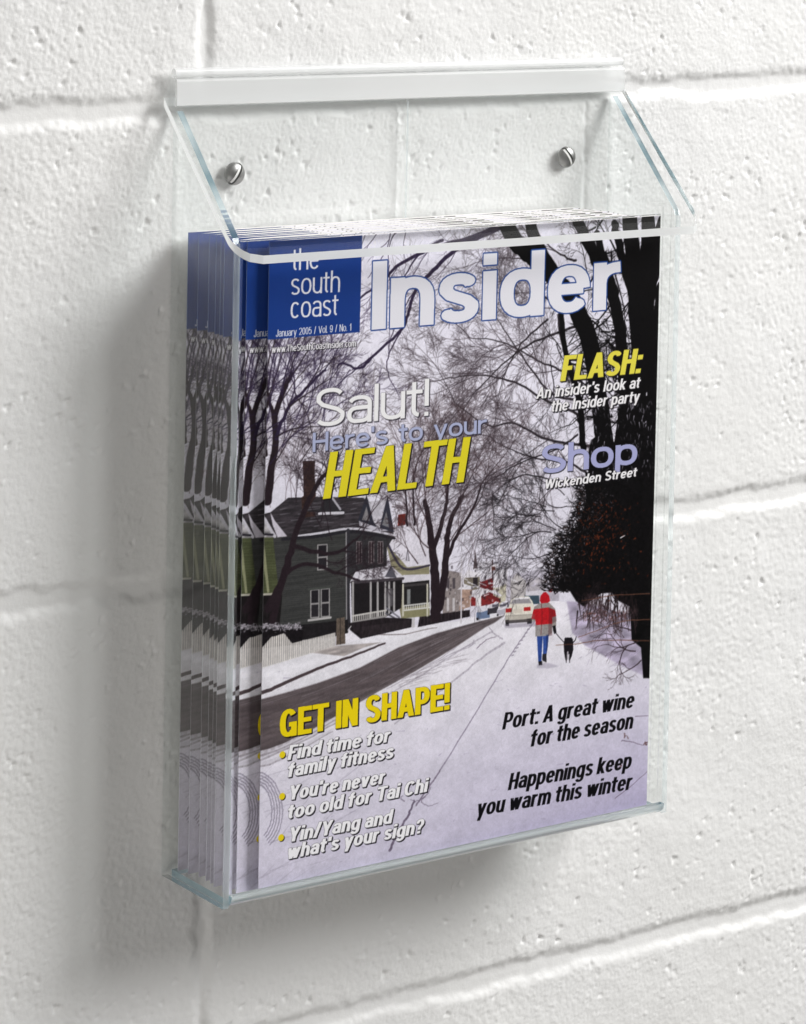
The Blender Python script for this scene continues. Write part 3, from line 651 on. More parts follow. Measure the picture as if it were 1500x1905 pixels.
    fill([Z4(1170, 980), Z4(1300, 960), Z4(1300, 1260), Z4(1180, 1240)], black, 1, .4, (6, 6))
    for _ in range(260):
        x, y = A.uniform(860, 1270), A.uniform(560, 1130)
        seg(Z4(x, y), Z4(x + A.normal(0, 40), y + A.normal(0, 60)), A.uniform(1.5, 6), 1, black, .95)
    for _ in range(170):                                 # specks of sky between the stems
        x = A.uniform(930, 1260); y = 1000 + 420 * A.random() ** 1.7
        seg(Z4(x, y), Z4(x + A.normal(0, 5), y + A.uniform(4, 30)), A.uniform(.8, 3.0), .7, rgb(*(np.array([190, 184, 200]) * A.uniform(.35, 1))), .75)
    for _ in range(80):
        x, y = A.uniform(850, 1180), A.uniform(640, 760)
        seg(Z6(x, y), Z6(x + A.normal(0, 14), y + A.uniform(20, 110)), A.uniform(2, 5), 1, rgb(30, 22, 24), .9)
    for _ in range(150):                                 # snowy gaps low in the wood
        x = A.uniform(890, 1130); y = A.uniform(740, 800)
        seg(Z6(x, y), Z6(x + A.normal(0, 10), y + A.normal(0, 8)), A.uniform(1, 4), 1, rgb(176, 164, 176) if A.random() < .5 else rgb(96, 54, 46), .6)
    for _ in range(30):
        x = A.uniform(840, 1180); y = 700 + (x - 840) * .35 + A.uniform(-20, 110)
        twig(Z6(x, y), A.uniform(.9, 2.6), A.uniform(14, 34), 1.6, rgb(66, 50, 54), 3, .55, .2, .7, .7)
    for _ in range(300):                                 # rusty leaves
        x, y = A.normal(990, 90), A.normal(330, 130)
        if 850 < x < 1240 and 150 < y < 760: seg(Z6(x, y), Z6(x + A.normal(0, 6), y + A.normal(0, 6)), A.uniform(1.5, 5), 1.5, rgb(*(np.array([112, 48, 26]) * A.uniform(.35, 1))), .7)
    for pts in (((1250, 905), (1000, 900), (850, 920), (740, 928)), ((1250, 650), (1050, 660), (880, 690)), ((1250, 790), (1100, 800), (960, 850), (860, 885))): line([Z6(*p) for p in pts], 2, 1.2, rgb(110, 72, 56), .8, .4)
    for x, y, a, l in ((1190, 905, 3.3, 60), (1170, 960, 3.0, 60), (1200, 1010, 3.7, 45), (1120, 940, 3.6, 40), (1150, 850, 2.8, 45)): twig(Z6(x, y), a, l, 3, rgb(50, 38, 44), 3, .5, .2, .65, .85)
    seg(Z6(1090, 350), Z6(1112, 338), 2.5, 1.5, rgb(216, 210, 216))

    # a photograph has grain and a slight local contrast
    n = lattice(RH, RW, 1.7, 1.7, A) + lattice(RH, RW, 3.1, 3.1, A) - 1
    m = lattice(RH, RW, 9, 12, A) * .5 + lattice(RH, RW, 24, 30, A) * .3 + lattice(RH, RW, 5, 5, A) * .4 - .6
    art[:] *= (1 + .09 * m)[..., None]
    q = np.pad(art, ((1, 1), (1, 1), (0, 0)), mode='edge')
    blur = (q[:-2, 1:-1] + q[2:, 1:-1] + q[1:-1, :-2] + q[1:-1, 2:]) * .15 + art * .4
    art[:] = np.clip(blur + n[..., None] * .040 * (.4 + .6 * blur), 0, 1)

    # ---------------- masthead and cover lines
    blue = rgb(26, 58, 130)
    fill([np.array([-4., -4.]), ZP(677, 428) * [1, 0] - [0, 4], ZP(672, 618.5), ZP(484, 634)], blue, 1, .03, (60, 60))
    bx = ZP(674, 618)
    white = rgb(226, 224, 232)
    lettering('the', (545.5, 504), (596.5, 500), 41, .085, white, gap=.40)
    lettering('south', (543.5, 549.4), (635, 543.5), 41, .085, white, gap=.40)
    lettering('coast', (543, 593), (631.5, 587), 41, .085, white, gap=.40)
    lettering('January 2005 / Vol. 9 / No. 1', (516, 627.5), (656, 615.5), 13.5, .095, white, gap=.30, word=.34)
    lettering('www.TheSouthCoastInsider.com', (508, 657), (665, 645), 13, .125, rgb(236, 233, 238), gap=.26, shadow=(1.4, 1.4, rgb(20, 16, 24), .8))
    lettering('Insider', (694, 614), (1160, 574), 127, .205, white, thin=.165, gap=.30, outline=(2.6, rgb(34, 70, 140)))
    sh = (2.5, 2.5, rgb(18, 14, 20), .92)
    lettering("Here's to your", (584, 842), (908, 806), 36, .15, rgb(170, 175, 206), gap=.30, shadow=(2.2, 2.2, rgb(40, 36, 50), .8))
    lettering('Salut!', (588.5, 796), (800, 774), 71, .115, rgb(236, 234, 236), gap=.26, shadow=(2.2, 2.2, rgb(40, 36, 46), .8))
    lettering('HEALTH', (603, 929.5), (874, 896.5), 86, .165, rgb(219, 205, 44), slant=.17, thin=.125, gap=.30, shadow=sh)
    lettering('FLASH:', (1045, 710), (1199, 694), 47, .215, rgb(224, 212, 78), slant=.19, thin=.17, gap=.24, shadow=sh)
    lettering("An insider's look at", (1000, 743), (1195, 722), 21.5, .185, rgb(236, 233, 236), slant=.2, thin=.15, gap=.24, shadow=sh)
    lettering('the Insider party', (1027, 767.5), (1194, 748), 21.5, .185, rgb(236, 233, 236), slant=.2, thin=.15, gap=.24, shadow=sh)
    lettering('Shop', (1009, 883), (1188, 864), 54, .19, rgb(165, 166, 206), thin=.155, gap=.24, shadow=(1.5, 2, rgb(10, 8, 12), .8))
    lettering('Wickenden Street', (1015, 911), (1189, 887), 18, .2, rgb(236, 233, 236), slant=.2, thin=.165, gap=.24, shadow=sh)
    lettering('GET IN SHAPE!', (522.5, 1375), (839, 1321), 52, .2, rgb(232, 207, 18), thin=.165, gap=.22, word=.26, shadow=sh)
    for txt, l, r in (('Find time for', (537, 1416), (731, 1381)), ('family fitness', (536, 1448), (737, 1411)), ("You're never", (538, 1491), (721, 1458.5)),
                      ('too old for Tai Chi', (536, 1526), (800, 1474)), ('Yin/Yang and', (538, 1569), (734, 1532.5)), ("what's your sign?", (535, 1601), (792, 1550))):
        lettering(txt, l, r, 27, .232, rgb(238, 236, 240), slant=.2, thin=.17, gap=.24, word=.25, shadow=(2.2, 2.2, rgb(18, 14, 20), .95))
    for x, y in ((528, 1405.5), (527.5, 1483), (525.5, 1560)):
        for dx, c in ((1.6, rgb(30, 24, 16)), (0, rgb(228, 204, 30))):
            o = ZP(x + dx, y + dx); fill([o + np.array([6.4 * np.cos(t), 6.4 * np.sin(t)]) for t in np.linspace(0, 6.28, 24, endpoint=False)], c)
    art[:, :2] = art[:, :2] * .6 + rgb(180, 182, 190) * .4             # worn fold of the cover
    ink = rgb(9, 7, 12)
    for txt, l, r in (('Port: A great wine', (937, 1359), (1185, 1317)), ('for the season', (988, 1391), (1183, 1356)), ('Happenings keep', (947.5, 1472), (1180, 1430)), ('you warm this winter', (888, 1521), (1181, 1469.5))):
        lettering(txt, l, r, 31, .198, ink, slant=.2, thin=.14, gap=.24, word=.25)

# ------------------------------------------------------------------ helpers
def tag(o, label=None, cat=None, group=None, kind=None):
    if label: o['label'] = label
    if cat: o['category'] = cat
    if group: o['group'] = group
    if kind: o['kind'] = kind
    return o

def mesh_object(name, verts, faces, mats, parent=None, idx=None, smooth=False):
    me = bpy.data.meshes.new(name)
    me.from_pydata([tuple(float(c) * IN for c in v) for v in verts], [], faces)
    for m in (mats if isinstance(mats, (list, tuple)) else [mats]): me.materials.append(m)
    if idx is not None: me.polygons.foreach_set('material_index', idx)
    if smooth: me.polygons.foreach_set('use_smooth', [True] * len(me.polygons))
    me.update()
    o = bpy.data.objects.new(name, me); COL.objects.link(o)
    if parent: o.parent = parent
    return o

def grid_mesh(name, co, nu, nv):
    """mesh of a regular grid of vertices (numpy, already in metres)"""
    me = bpy.data.meshes.new(name)
    me.vertices.add(nu * nv); me.vertices.foreach_set('co', co.reshape(-1).astype(np.float32))
    i = (np.arange(nv - 1)[:, None] * nu + np.arange(nu - 1)[None, :]).reshape(-1)
    q = np.stack([i, i + 1, i + nu + 1, i + nu], 1).astype(np.int32)
    me.loops.add(q.size); me.loops.foreach_set('vertex_index', q.reshape(-1))
    me.polygons.add(len(q)); me.polygons.foreach_set('loop_start', np.arange(0, q.size, 4, dtype=np.int32))
    me.polygons.foreach_set('loop_total', np.full(len(q), 4, np.int32))
    me.update(calc_edges=True)
    return me

def empty(name, loc):
    o = bpy.data.objects.new(name, None); COL.objects.link(o)
    o.location = Vector(loc) * IN; o.empty_display_size = .02
    return o

def material(name):
    m = bpy.data.materials.new(name); m.use_nodes = True
    nt = m.node_tree
    return m, nt, nt.nodes['Principled BSDF'], nt.nodes['Material Output']

# ------------------------------------------------------------------ materials
def make_wall_paint():
    m, nt, p, out = material('white_masonry_paint')
    N = nt.nodes.new; L = nt.links.new
    tc = N('ShaderNodeTexCoord')
    n1 = N('ShaderNodeTexNoise'); n1.inputs['Scale'].default_value = 9; n1.inputs['Detail'].default_value = 4
    L(tc.outputs['Object'], n1.inputs['Vector'])
    r = N('ShaderNodeMapRange'); r.inputs[1].default_value = .3; r.inputs[2].default_value = .7; r.inputs[3].default_value = 0; r.inputs[4].default_value = 1
    L(n1.outputs[0], r.inputs[0])
    mx = N('ShaderNodeMix'); mx.data_type = 'RGBA'
    mx.inputs[6].default_value = (.84, .838, .83, 1); mx.inputs[7].default_value = (.86, .86, .86, 1)
    L(r.outputs[0], mx.inputs[0]); L(mx.outputs[2], p.inputs['Base Color'])
    p.inputs['Roughness'].default_value = .5; p.inputs['Specular IOR Level'].default_value = .28
    n2 = N('ShaderNodeTexNoise'); n2.inputs['Scale'].default_value = 620; n2.inputs['Detail'].default_value = 3; n2.inputs['Roughness'].default_value = .6
    L(tc.outputs['Object'], n2.inputs['Vector'])
    b = N('ShaderNodeBump'); b.inputs['Strength'].default_value = .22; b.inputs['Distance'].default_value = .0006
    L(n2.outputs[0], b.inputs['Height']); L(b.outputs[0], p.inputs['Normal'])
    return m

def make_clear(name, tint, gain=1.0):
    """clear flat faces of acrylic sheet: light goes straight through, the surface mirrors a little"""
    m, nt, p, out = material(name); nt.nodes.remove(p)
    N = nt.nodes.new; L = nt.links.new
    t = N('ShaderNodeBsdfTransparent'); t.inputs[0].default_value = (*tint, 1)
    g = N('ShaderNodeBsdfGlossy'); g.inputs['Roughness'].default_value = .015; g.inputs[0].default_value = (1, 1, 1, 1)
    f = N('ShaderNodeFresnel'); f.inputs[0].default_value = 1.49
    ge = N('ShaderNodeNewGeometry')
    a = N('ShaderNodeMath'); a.operation = 'SUBTRACT'; a.inputs[0].default_value = 1.0; L(ge.outputs['Backfacing'], a.inputs[1])
    b = N('ShaderNodeMath'); b.operation = 'MULTIPLY'; L(f.outputs[0], b.inputs[0]); L(a.outputs[0], b.inputs[1])
    c = N('ShaderNodeMath'); c.operation = 'MULTIPLY'; c.inputs[1].default_value = gain; L(b.outputs[0], c.inputs[0])
    mx = N('ShaderNodeMixShader'); L(c.outputs[0], mx.inputs[0]); L(t.outputs[0], mx.inputs[1]); L(g.outputs[0], mx.inputs[2])
    L(mx.outputs[0], out.inputs['Surface'])
    return m

def make_edge():
    m, nt, p, out = material('acrylic_sawn_edge')
    p.inputs['Base Color'].default_value = (.90, .96, .975, 1)
    p.inputs['Transmission Weight'].default_value = 1.0; p.inputs['IOR'].default_value = 1.49
    p.inputs['Roughness'].default_value = .03
    return m

def make_lit_edge():
    """polished edge; the glow of piped light is painted as near-white colour"""
    m, nt, p, out = material('acrylic_painted_edge_glow'); N = nt.nodes.new; L = nt.links.new
    p.inputs['Base Color'].default_value = (.97, .985, .985, 1); p.inputs['Roughness'].default_value = .15
    t = N('ShaderNodeBsdfTranslucent'); t.inputs[0].default_value = (.97, .985, .985, 1)
    mx = N('ShaderNodeMixShader'); mx.inputs[0].default_value = .4; L(p.outputs[0], mx.inputs[1]); L(t.outputs[0], mx.inputs[2])
    L(mx.outputs[0], out.inputs['Surface'])
    return m

def make_teal_edge():
    """sawn teal edge of the side walls; light and dark refraction streaks painted as noise"""
    m, nt, p, out = material('acrylic_deep_edge')
    N = nt.nodes.new; L = nt.links.new
    tc = N('ShaderNodeTexCoord'); n = N('ShaderNodeTexNoise'); n.inputs['Scale'].default_value = 55; n.inputs['Detail'].default_value = 1
    L(tc.outputs['Object'], n.inputs['Vector'])
    r = N('ShaderNodeValToRGB'); r.color_ramp.elements[0].position = .40; r.color_ramp.elements[0].color = (.17, .28, .33, 1)
    r.color_ramp.elements[1].position = .66; r.color_ramp.elements[1].color = (.62, .73, .77, 1)
    L(n.outputs[0], r.inputs[0]); L(r.outputs[0], p.inputs['Base Color'])
    p.inputs['Transmission Weight'].default_value = .5; p.inputs['IOR'].default_value = 1.49; p.inputs['Roughness'].default_value = .08
    return m

def make_bend():
    """hot-bent corner of the sheet"""
    m, nt, p, out = material('acrylic_hot_bend')
    p.inputs['Base Color'].default_value = (.86, .925, .94, 1); p.inputs['Transmission Weight'].default_value = .68
    p.inputs['IOR'].default_value = 1.49; p.inputs['Roughness'].default_value = .08
    return m

def make_blue_edge():
    m, nt, p, out = material('acrylic_pale_blue_edge')
    p.inputs['Base Color'].default_value = (.42, .62, .72, 1); p.inputs['Transmission Weight'].default_value = .25
    p.inputs['IOR'].default_value = 1.49; p.inputs['Roughness'].default_value = .1
    return m

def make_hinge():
    m, nt, p, out = material('hinge_painted_highlight')
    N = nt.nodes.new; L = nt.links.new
    p.inputs['Base Color'].default_value = (.97, .97, .975, 1); p.inputs['Roughness'].default_value = .3  # white base paints in the bright highlight of a clear bend
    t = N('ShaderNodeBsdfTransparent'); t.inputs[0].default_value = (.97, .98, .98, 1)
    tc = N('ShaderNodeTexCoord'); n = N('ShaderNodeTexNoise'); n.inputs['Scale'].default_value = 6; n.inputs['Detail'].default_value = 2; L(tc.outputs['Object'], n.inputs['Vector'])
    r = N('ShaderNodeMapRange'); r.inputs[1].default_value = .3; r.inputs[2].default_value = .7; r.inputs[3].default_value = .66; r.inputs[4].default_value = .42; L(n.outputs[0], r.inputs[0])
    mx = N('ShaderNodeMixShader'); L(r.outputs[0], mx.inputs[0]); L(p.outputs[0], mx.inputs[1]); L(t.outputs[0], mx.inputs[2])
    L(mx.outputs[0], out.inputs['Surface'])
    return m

def make_cover_ink():
    m, nt, p, out = material('coated_printed_cover')
    N = nt.nodes.new; L = nt.links.new
    a = N('ShaderNodeVertexColor'); a.layer_name = 'print'
    g = N('ShaderNodeVectorMath'); g.operation = 'MULTIPLY'; g.inputs[1].default_value = (1.17, 1.17, 1.17)   # ink strength on bright coated stock
    L(a.outputs['Color'], g.inputs[0]); L(g.outputs[0], p.inputs['Base Color'])
    p.inputs['Roughness'].default_value = .34; p.inputs['Specular IOR Level'].default_value = .35
    tc = N('ShaderNodeTexCoord')
    n = N('ShaderNodeTexNoise'); n.inputs['Scale'].default_value = 24; n.inputs['Detail'].default_value = 2; L(tc.outputs['Object'], n.inputs['Vector'])
    b = N('ShaderNodeBump'); b.inputs['Strength'].default_value = .12; b.inputs['Distance'].default_value = .002
    L(n.outputs[0], b.inputs['Height']); L(b.outputs[0], p.inputs['Normal'])
    return m

def make_paper():
    m, nt, p, out = material('page_edges')
    N = nt.nodes.new; L = nt.links.new
    tc = N('ShaderNodeTexCoord')
    mp = N('ShaderNodeMapping'); mp.inputs['Scale'].default_value = (30, 5200, 30); L(tc.outputs['Object'], mp.inputs['Vector'])
    n = N('ShaderNodeTexNoise'); n.inputs['Scale'].default_value = 1; n.inputs['Detail'].default_value = 1; L(mp.outputs[0], n.inputs['Vector'])
    r = N('ShaderNodeMapRange'); r.inputs[1].default_value = .35; r.inputs[2].default_value = .55; L(n.outputs[0], r.inputs[0])
    mx = N('ShaderNodeMix'); mx.data_type = 'RGBA'; mx.inputs[6].default_value = (.78, .75, .74, 1); mx.inputs[7].default_value = (.86, .84, .83, 1)
    L(r.outputs[0], mx.inputs[0]); L(mx.outputs[2], p.inputs['Base Color'])
    p.inputs['Roughness'].default_value = .7
    return m

def make_metal():
    m, nt, p, out = material('brushed_zinc')
    p.inputs['Base Color'].default_value = (.36, .36, .355, 1); p.inputs['Metallic'].default_value = 1.0; p.inputs['Roughness'].default_value = .42
    return m

WALL = make_wall_paint(); CLEAR = make_clear('clear_acrylic_face', (.994, .997, .996), 1.0); CLEAR_SIDE = make_clear('clear_acrylic_side_face', (.965, .975, .972), 2.0)
EDGE = make_edge(); LIT = make_lit_edge(); TEAL = make_teal_edge(); BLUE = make_blue_edge(); BEND = make_bend(); HINGE = make_hinge(); INK = make_cover_ink(); PAPER = make_paper(); METAL = make_metal()
GLINT = material('slot_painted_glint')[0]; GLINT.node_tree.nodes['Principled BSDF'].inputs['Base Color'].default_value = (.9, .9, .88, 1); GLINT.node_tree.nodes['Principled BSDF'].inputs['Roughness'].default_value = .4  # near-white colour painted for the glint in the screw slot

# ------------------------------------------------------------------ the block wall
def build_wall():
    rng = np.random.default_rng(21)
    def axis(lo, a, b, hi, st):
        mid = np.arange(a, b + st / 2, st)
        l = a - np.cumsum(st * 1.22 ** np.arange(1, 30)); l = l[l > lo][::-1]
        r = b + np.cumsum(st * 1.22 ** np.arange(1, 30)); r = r[r < hi]
        return np.concatenate([[lo], l, mid, r, [hi]])
    X = axis(-19, -13.0, 23.0, 36, .028); Z = axis(-18, -11.0, 20.0, 30, .028)
    def noise(cx, cz):
        gx, gz = int(60 / cx) + 4, int(60 / cz) + 4
        g = rng.random((gz, gx)).astype(np.float32)
        u = (X + 20) / cx; v = (Z + 20) / cz
        iu = u.astype(int); iv = v.astype(int); fu = u - iu; fv = v - iv
        fu = (fu * fu * (3 - 2 * fu))[None, :]; fv = (fv * fv * (3 - 2 * fv))[:, None]
        return g[iv][:, iu] * (1 - fu) * (1 - fv) + g[iv][:, iu + 1] * fu * (1 - fv) + g[iv + 1][:, iu] * (1 - fu) * fv + g[iv + 1][:, iu + 1] * fu * fv
    sst = lambda a, b, t: np.clip((t - a) / (b - a), 0, 1) ** 2 * (3 - 2 * np.clip((t - a) / (b - a), 0, 1))
    XX, ZZ = np.meshgrid(X, Z)
    warp = (noise(1.3, .5) - .5) * .10 + (noise(.28, .28) - .5) * .10 + (noise(.1, .1) - .5) * .05
    # distance to the nearest joint; courses are 8 inches high, blocks 16 inches long
    beds = [12.68, 4.77, -3.30]
    beds = [beds[0] + 8.0 * k for k in (2, 1)] + beds + [beds[2] - 8.0 * k for k in (1,)]
    slope = [.0, .0, .0105, .0036, -.001, 0]
    h = np.zeros_like(XX)
    joint = np.full_like(XX, 9.)
    for z, s in zip(beds, slope): joint = np.minimum(joint, np.abs(ZZ - (z + s * XX)) - .035)
    for k, z in enumerate(beds[:-1]):
        zl = beds[k + 1]
        inrow = (ZZ <= z + slope[k] * XX) & (ZZ > zl + slope[k + 1] * XX)
        x0 = {1: -.12, 2: 8.02, 3: .12, 0: 8.0, 4: 8.0}[k]
        d = np.abs((XX - x0 + 8) % 16 - 8)
        joint = np.where(inrow, np.minimum(joint, d + .02 + {2: .13, 4: .235}.get(k, 0)), joint)
    dj = joint + warp * (.55 + .5 * noise(3, 3))
    vert = np.zeros_like(XX)
    groove = 1 - sst(.05, .27, dj)
    # faces: coarse aggregate softened by thick paint
    patch = sst(.35, .75, noise(2.6, 2.2)); patch2 = sst(.3, .8, noise(5, 4))
    ny, nx = XX.shape
    ky = np.fft.fftfreq(ny)[:, None] / .028; kx = np.fft.rfftfreq(nx)[None, :] / .028
    K = np.hypot(ky, kx)
    def grain(size, width=.5):                            # isotropic noise of one grain size, unit deviation
        g = np.fft.rfft2(rng.standard_normal((ny, nx)))
        f = np.exp(-((np.log(np.maximum(K, 1e-4) * size)) / width) ** 2)
        g = np.fft.irfft2(g * f, s=(ny, nx)); return (g / g.std()).astype(np.float32)
    low = grain(3.5) * .006 + grain(1.2) * .0028
    coarse = grain(.36) * .0016 + grain(.17) * .0025 * (.5 + .6 * patch) + grain(.085) * .0022 * (.35 + .9 * patch2) + grain(.05) * .0013
    pits = np.zeros_like(XX); bumps = np.zeros_like(XX)
    ix0 = int(np.searchsorted(X, -13.0)); iz0 = int(np.searchsorted(Z, -11.0))
    dens = grain(2.2, .6)
    def scatter(n, dest, smin, smax, amp, power, bias):
        k = 0
        while k < n:
            cx_, cz_ = rng.uniform(-12.7, 22.7), rng.uniform(-10.7, 19.7)
            i, j = ix0 + int((cx_ + 13.0) / .028), iz0 + int((cz_ + 11.0) / .028)
            if rng.random() > 1 / (1 + math.exp(-(dens[j, i] * power + bias))): 
                k += .25; continue
            k += 1
            sz = smin + (smax - smin) * rng.random() ** 2.2
            el = rng.uniform(.45, 1.0); th = rng.normal(.9, .7)
            n_ = int(sz * 2.6 / .028) + 2
            j0, j1, i0, i1 = max(j - n_, 0), min(j + n_ + 1, ny), max(i - n_, 0), min(i + n_ + 1, nx)
            dx_ = XX[j0:j1, i0:i1] - cx_; dz_ = ZZ[j0:j1, i0:i1] - cz_
            a_ = (dx_ * math.cos(th) + dz_ * math.sin(th)) / sz; b_ = (-dx_ * math.sin(th) + dz_ * math.cos(th)) / (sz * el)
            r_ = np.sqrt(a_ * a_ + b_ * b_) * (1 + .25 * np.sin(3 * np.arctan2(b_, a_) + th * 7))
            q_ = 1 / (1 + np.exp((r_ - 1) * 7))
            dest[j0:j1, i0:i1] = np.maximum(dest[j0:j1, i0:i1], q_ * amp * (.35 + .65 * rng.random()) * min(1, sz / .06))
    scatter(14500, pits, .016, .060, .044, 1.8, -.9)
    scatter(17000, bumps, .016, .056, .016, 1.3, -.4)
    inside = ((XX > -13) & (XX < 23) & (ZZ > -11) & (ZZ < 20)).astype(np.float32)
    face = inside * (low + coarse + bumps - pits)
    bed = -.036 - .034 * np.clip(1 - (dj / .25) ** 2, 0, 1) + (noise(1.1, .3) - .5) * .018 + (noise(.11, .11) - .5) * .006 * inside
    h = face * (1 - groove) + bed * groove
    lip = np.exp(-((dj - .34) / .09) ** 2) * .018 * noise(.6, .6)
    h = h + lip * .12
    co = np.stack([XX, -h - .0, ZZ], -1) * IN
    me = grid_mesh('wall', co, len(X), len(Z))
    me.polygons.foreach_set('use_smooth', np.ones(len(me.polygons), bool))
    me.materials.append(WALL)
    o = bpy.data.objects.new('wall', me); COL.objects.link(o)
    tag(o, 'white painted rough concrete block wall behind the magazine holder', 'wall', kind='structure')
build_wall()

# ------------------------------------------------------------------ clear holder
XL, XR, DEP, T = -.725, 8.64, 1.963, .118

def plate(name, pts, x0, x1, mats, parent, bevel_faces=None):
    """side wall: outline pts in (y, z), thickness from x0 to x1; broad faces slot 0, edges slot 1"""
    n = len(pts)
    v = [(x0, y, z) for y, z in pts] + [(x1, y, z) for y, z in pts]
    f = [tuple(range(n)), tuple(range(2 * n - 1, n - 1, -1))]
    f += [((i + 1) % n, i, n + i, n + (i + 1) % n) for i in range(n)]
    me = mesh_object(name, v, f, mats, parent, [0, 0] + [1] * n)
    fix_normals(me)
    return me

def fix_normals(o):
    import bmesh
    bm = bmesh.new(); bm.from_mesh(o.data); bmesh.ops.recalc_face_normals(bm, faces=bm.faces); bm.to_mesh(o.data); bm.free()

def bent_sheet(name, prof, xl, xr, t, mats, parent, lastedge=None, upright=False):
    """sheet bent along a profile (y, z); xl(i), xr(i) give its two ends at profile point i"""
    P = np.array(prof, float); n = len(P)
    tan = np.gradient(P, axis=0); tan /= np.linalg.norm(tan, axis=1)[:, None]
    nor = np.stack([-tan[:, 1], tan[:, 0]], 1)
    if upright: nor = np.tile([[0., 1.]], (n, 1))         # sheet cut with upright edges
    A = P + nor * t / 2; B = P - nor * t / 2
    v, f, idx = [], [], []
    for i in range(n):
        a, b = xl(i), xr(i)
        v += [(a, *A[i]), (b, *A[i]), (b, *B[i]), (a, *B[i])]
    turn = [abs(np.cross(tan[i], tan[i + 1])) > .01 for i in range(n - 1)]
    for i in range(n - 1):
        o = 4 * i
        for k in range(4):
            f.append((o + k, o + (k + 1) % 4, o + 4 + (k + 1) % 4, o + 4 + k))
            idx.append({0: (2 if False else 0), 1: 1, 2: 0, 3: 1}[k])
    f += [(0, 1, 2, 3), (4 * n - 1, 4 * n - 2, 4 * n - 3, 4 * n - 4)]; idx += [1, 1 if lastedge is None else lastedge]
    o = mesh_object(name, v, f, mats, parent, idx)
    fix_normals(o)
    return o

def arc(cy_, cz, r, a0, a1, n=8):
    return [(cy_ + r * math.cos(math.radians(a)), cz + r * math.sin(math.radians(a))) for a in np.linspace(a0, a1, n)]

def build_holder():
    h = empty('magazine_holder', (0, 0, 0))
    tag(h, 'clear acrylic magazine holder with sloping lid screwed to the white block wall', 'magazine holder')
    # back
    bp = plate('back_panel', [(-.022, -.125), (-.09, -.125), (-.09, 13.16), (-.022, 13.16)], XL + T + .01, XR - T - .01, [CLEAR, EDGE], h)
    # the broad faces of this one are its y faces
    for p in bp.data.polygons: p.material_index = 0
    # sides
    zt = 10.72
    side = [(-.03, -.125), (-DEP, -.125)] + [(-DEP, zt - .16), (-DEP + .012, zt - .07), (-DEP + .06, zt + .02), (-DEP + .11, zt + .08)] + [(-.13, 12.64), (-.03, 12.64)]
    plate('side_panel', side, XL, XL + T, [CLEAR_SIDE, EDGE, TEAL, BEND], h)
    plate('side_panel', side, XR - T, XR, [CLEAR_SIDE, EDGE, TEAL, BEND], h)
    for o in h.children:
        if o.name.startswith('side'):
            for p in o.data.polygons:
                if p.normal.y > .9: p.material_index = 0
                elif p.normal.z > .2 and abs(p.normal.x) < .5: p.material_index = 2
                elif p.normal.y < -.8: p.material_index = 3
    # front with the floor in one bend
    prof = [(-.16, -.065), (-1.0, -.065), (-DEP + .13, -.065)] + arc(-DEP + .12, .075, .14, 270, 180, 9)[1:] + [(-DEP - .02, 2), (-DEP - .02, 6), (-DEP - .02, zt - .03)]
    bent_sheet('front_panel', prof, lambda i: XL + T + .004, lambda i: XR - T - .004, .112, [CLEAR, BLUE, EDGE, BEND], h, lastedge=0)
    fp = [o for o in h.children if o.name.startswith('front')][0]
    for p in fp.data.polygons:
        zc, yc = p.center.z / IN, p.center.y / IN
        if abs(p.normal.x) > .9:
            if zc > .35: p.material_index = 2 if p.normal.x < 0 else 0
        elif zc < .16 and yc < -DEP + .17: p.material_index = 3
        elif p.normal.z > .9 and zc > 5: p.material_index = 2
    # lid: one flat sloping sheet that reaches past the pocket, front corners rounded
    s0 = np.array([-.10, 12.80]); dirv = np.array([-.707, -.707]); tot, R = 3.33, .48
    S = np.concatenate([[0, .8, 1.6, 2.4], tot - R * np.cos(np.linspace(0, math.pi / 2, 14))])
    prof = [tuple(s0 + dirv * t) for t in S]
    def inset(i):
        d = R - (tot - S[i])
        return 0 if d <= 0 else R - math.sqrt(max(R * R - d * d, 0))
    ld = bent_sheet('lid', prof, lambda i: XL - .235 + inset(i), lambda i: 8.745 - inset(i) * .45, .135, [CLEAR, LIT, EDGE], h, upright=True)
    for p in ld.data.polygons:
        if p.normal.x > .5: p.material_index = 2
    # hinge: clear bend whose highlight is painted as a white strip, roll on top
    v, f = [], []
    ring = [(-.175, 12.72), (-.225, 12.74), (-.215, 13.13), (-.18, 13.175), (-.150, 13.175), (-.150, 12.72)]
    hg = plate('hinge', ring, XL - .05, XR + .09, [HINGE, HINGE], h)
    plate('hinge_backing', [(-.10, 12.66), (-.145, 12.66), (-.145, 13.36), (-.10, 13.36)], XL - .16, XR + .13, [CLEAR, CLEAR], hg)
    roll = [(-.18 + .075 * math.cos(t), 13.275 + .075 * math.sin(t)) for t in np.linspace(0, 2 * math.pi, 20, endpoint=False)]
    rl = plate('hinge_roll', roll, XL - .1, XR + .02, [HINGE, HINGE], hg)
    # seam up the middle of the back
    plate('seam_strip', [(-.092, .1), (-.14, .1), (-.14, 12.70), (-.092, 12.70)], 3.908, 3.950, [CLEAR, BEND], h)
    for o in h.children:
        if o.name.startswith('seam'):
            for p in o.data.polygons: p.material_index = 1 if p.normal.y < -.9 else 0
build_holder()

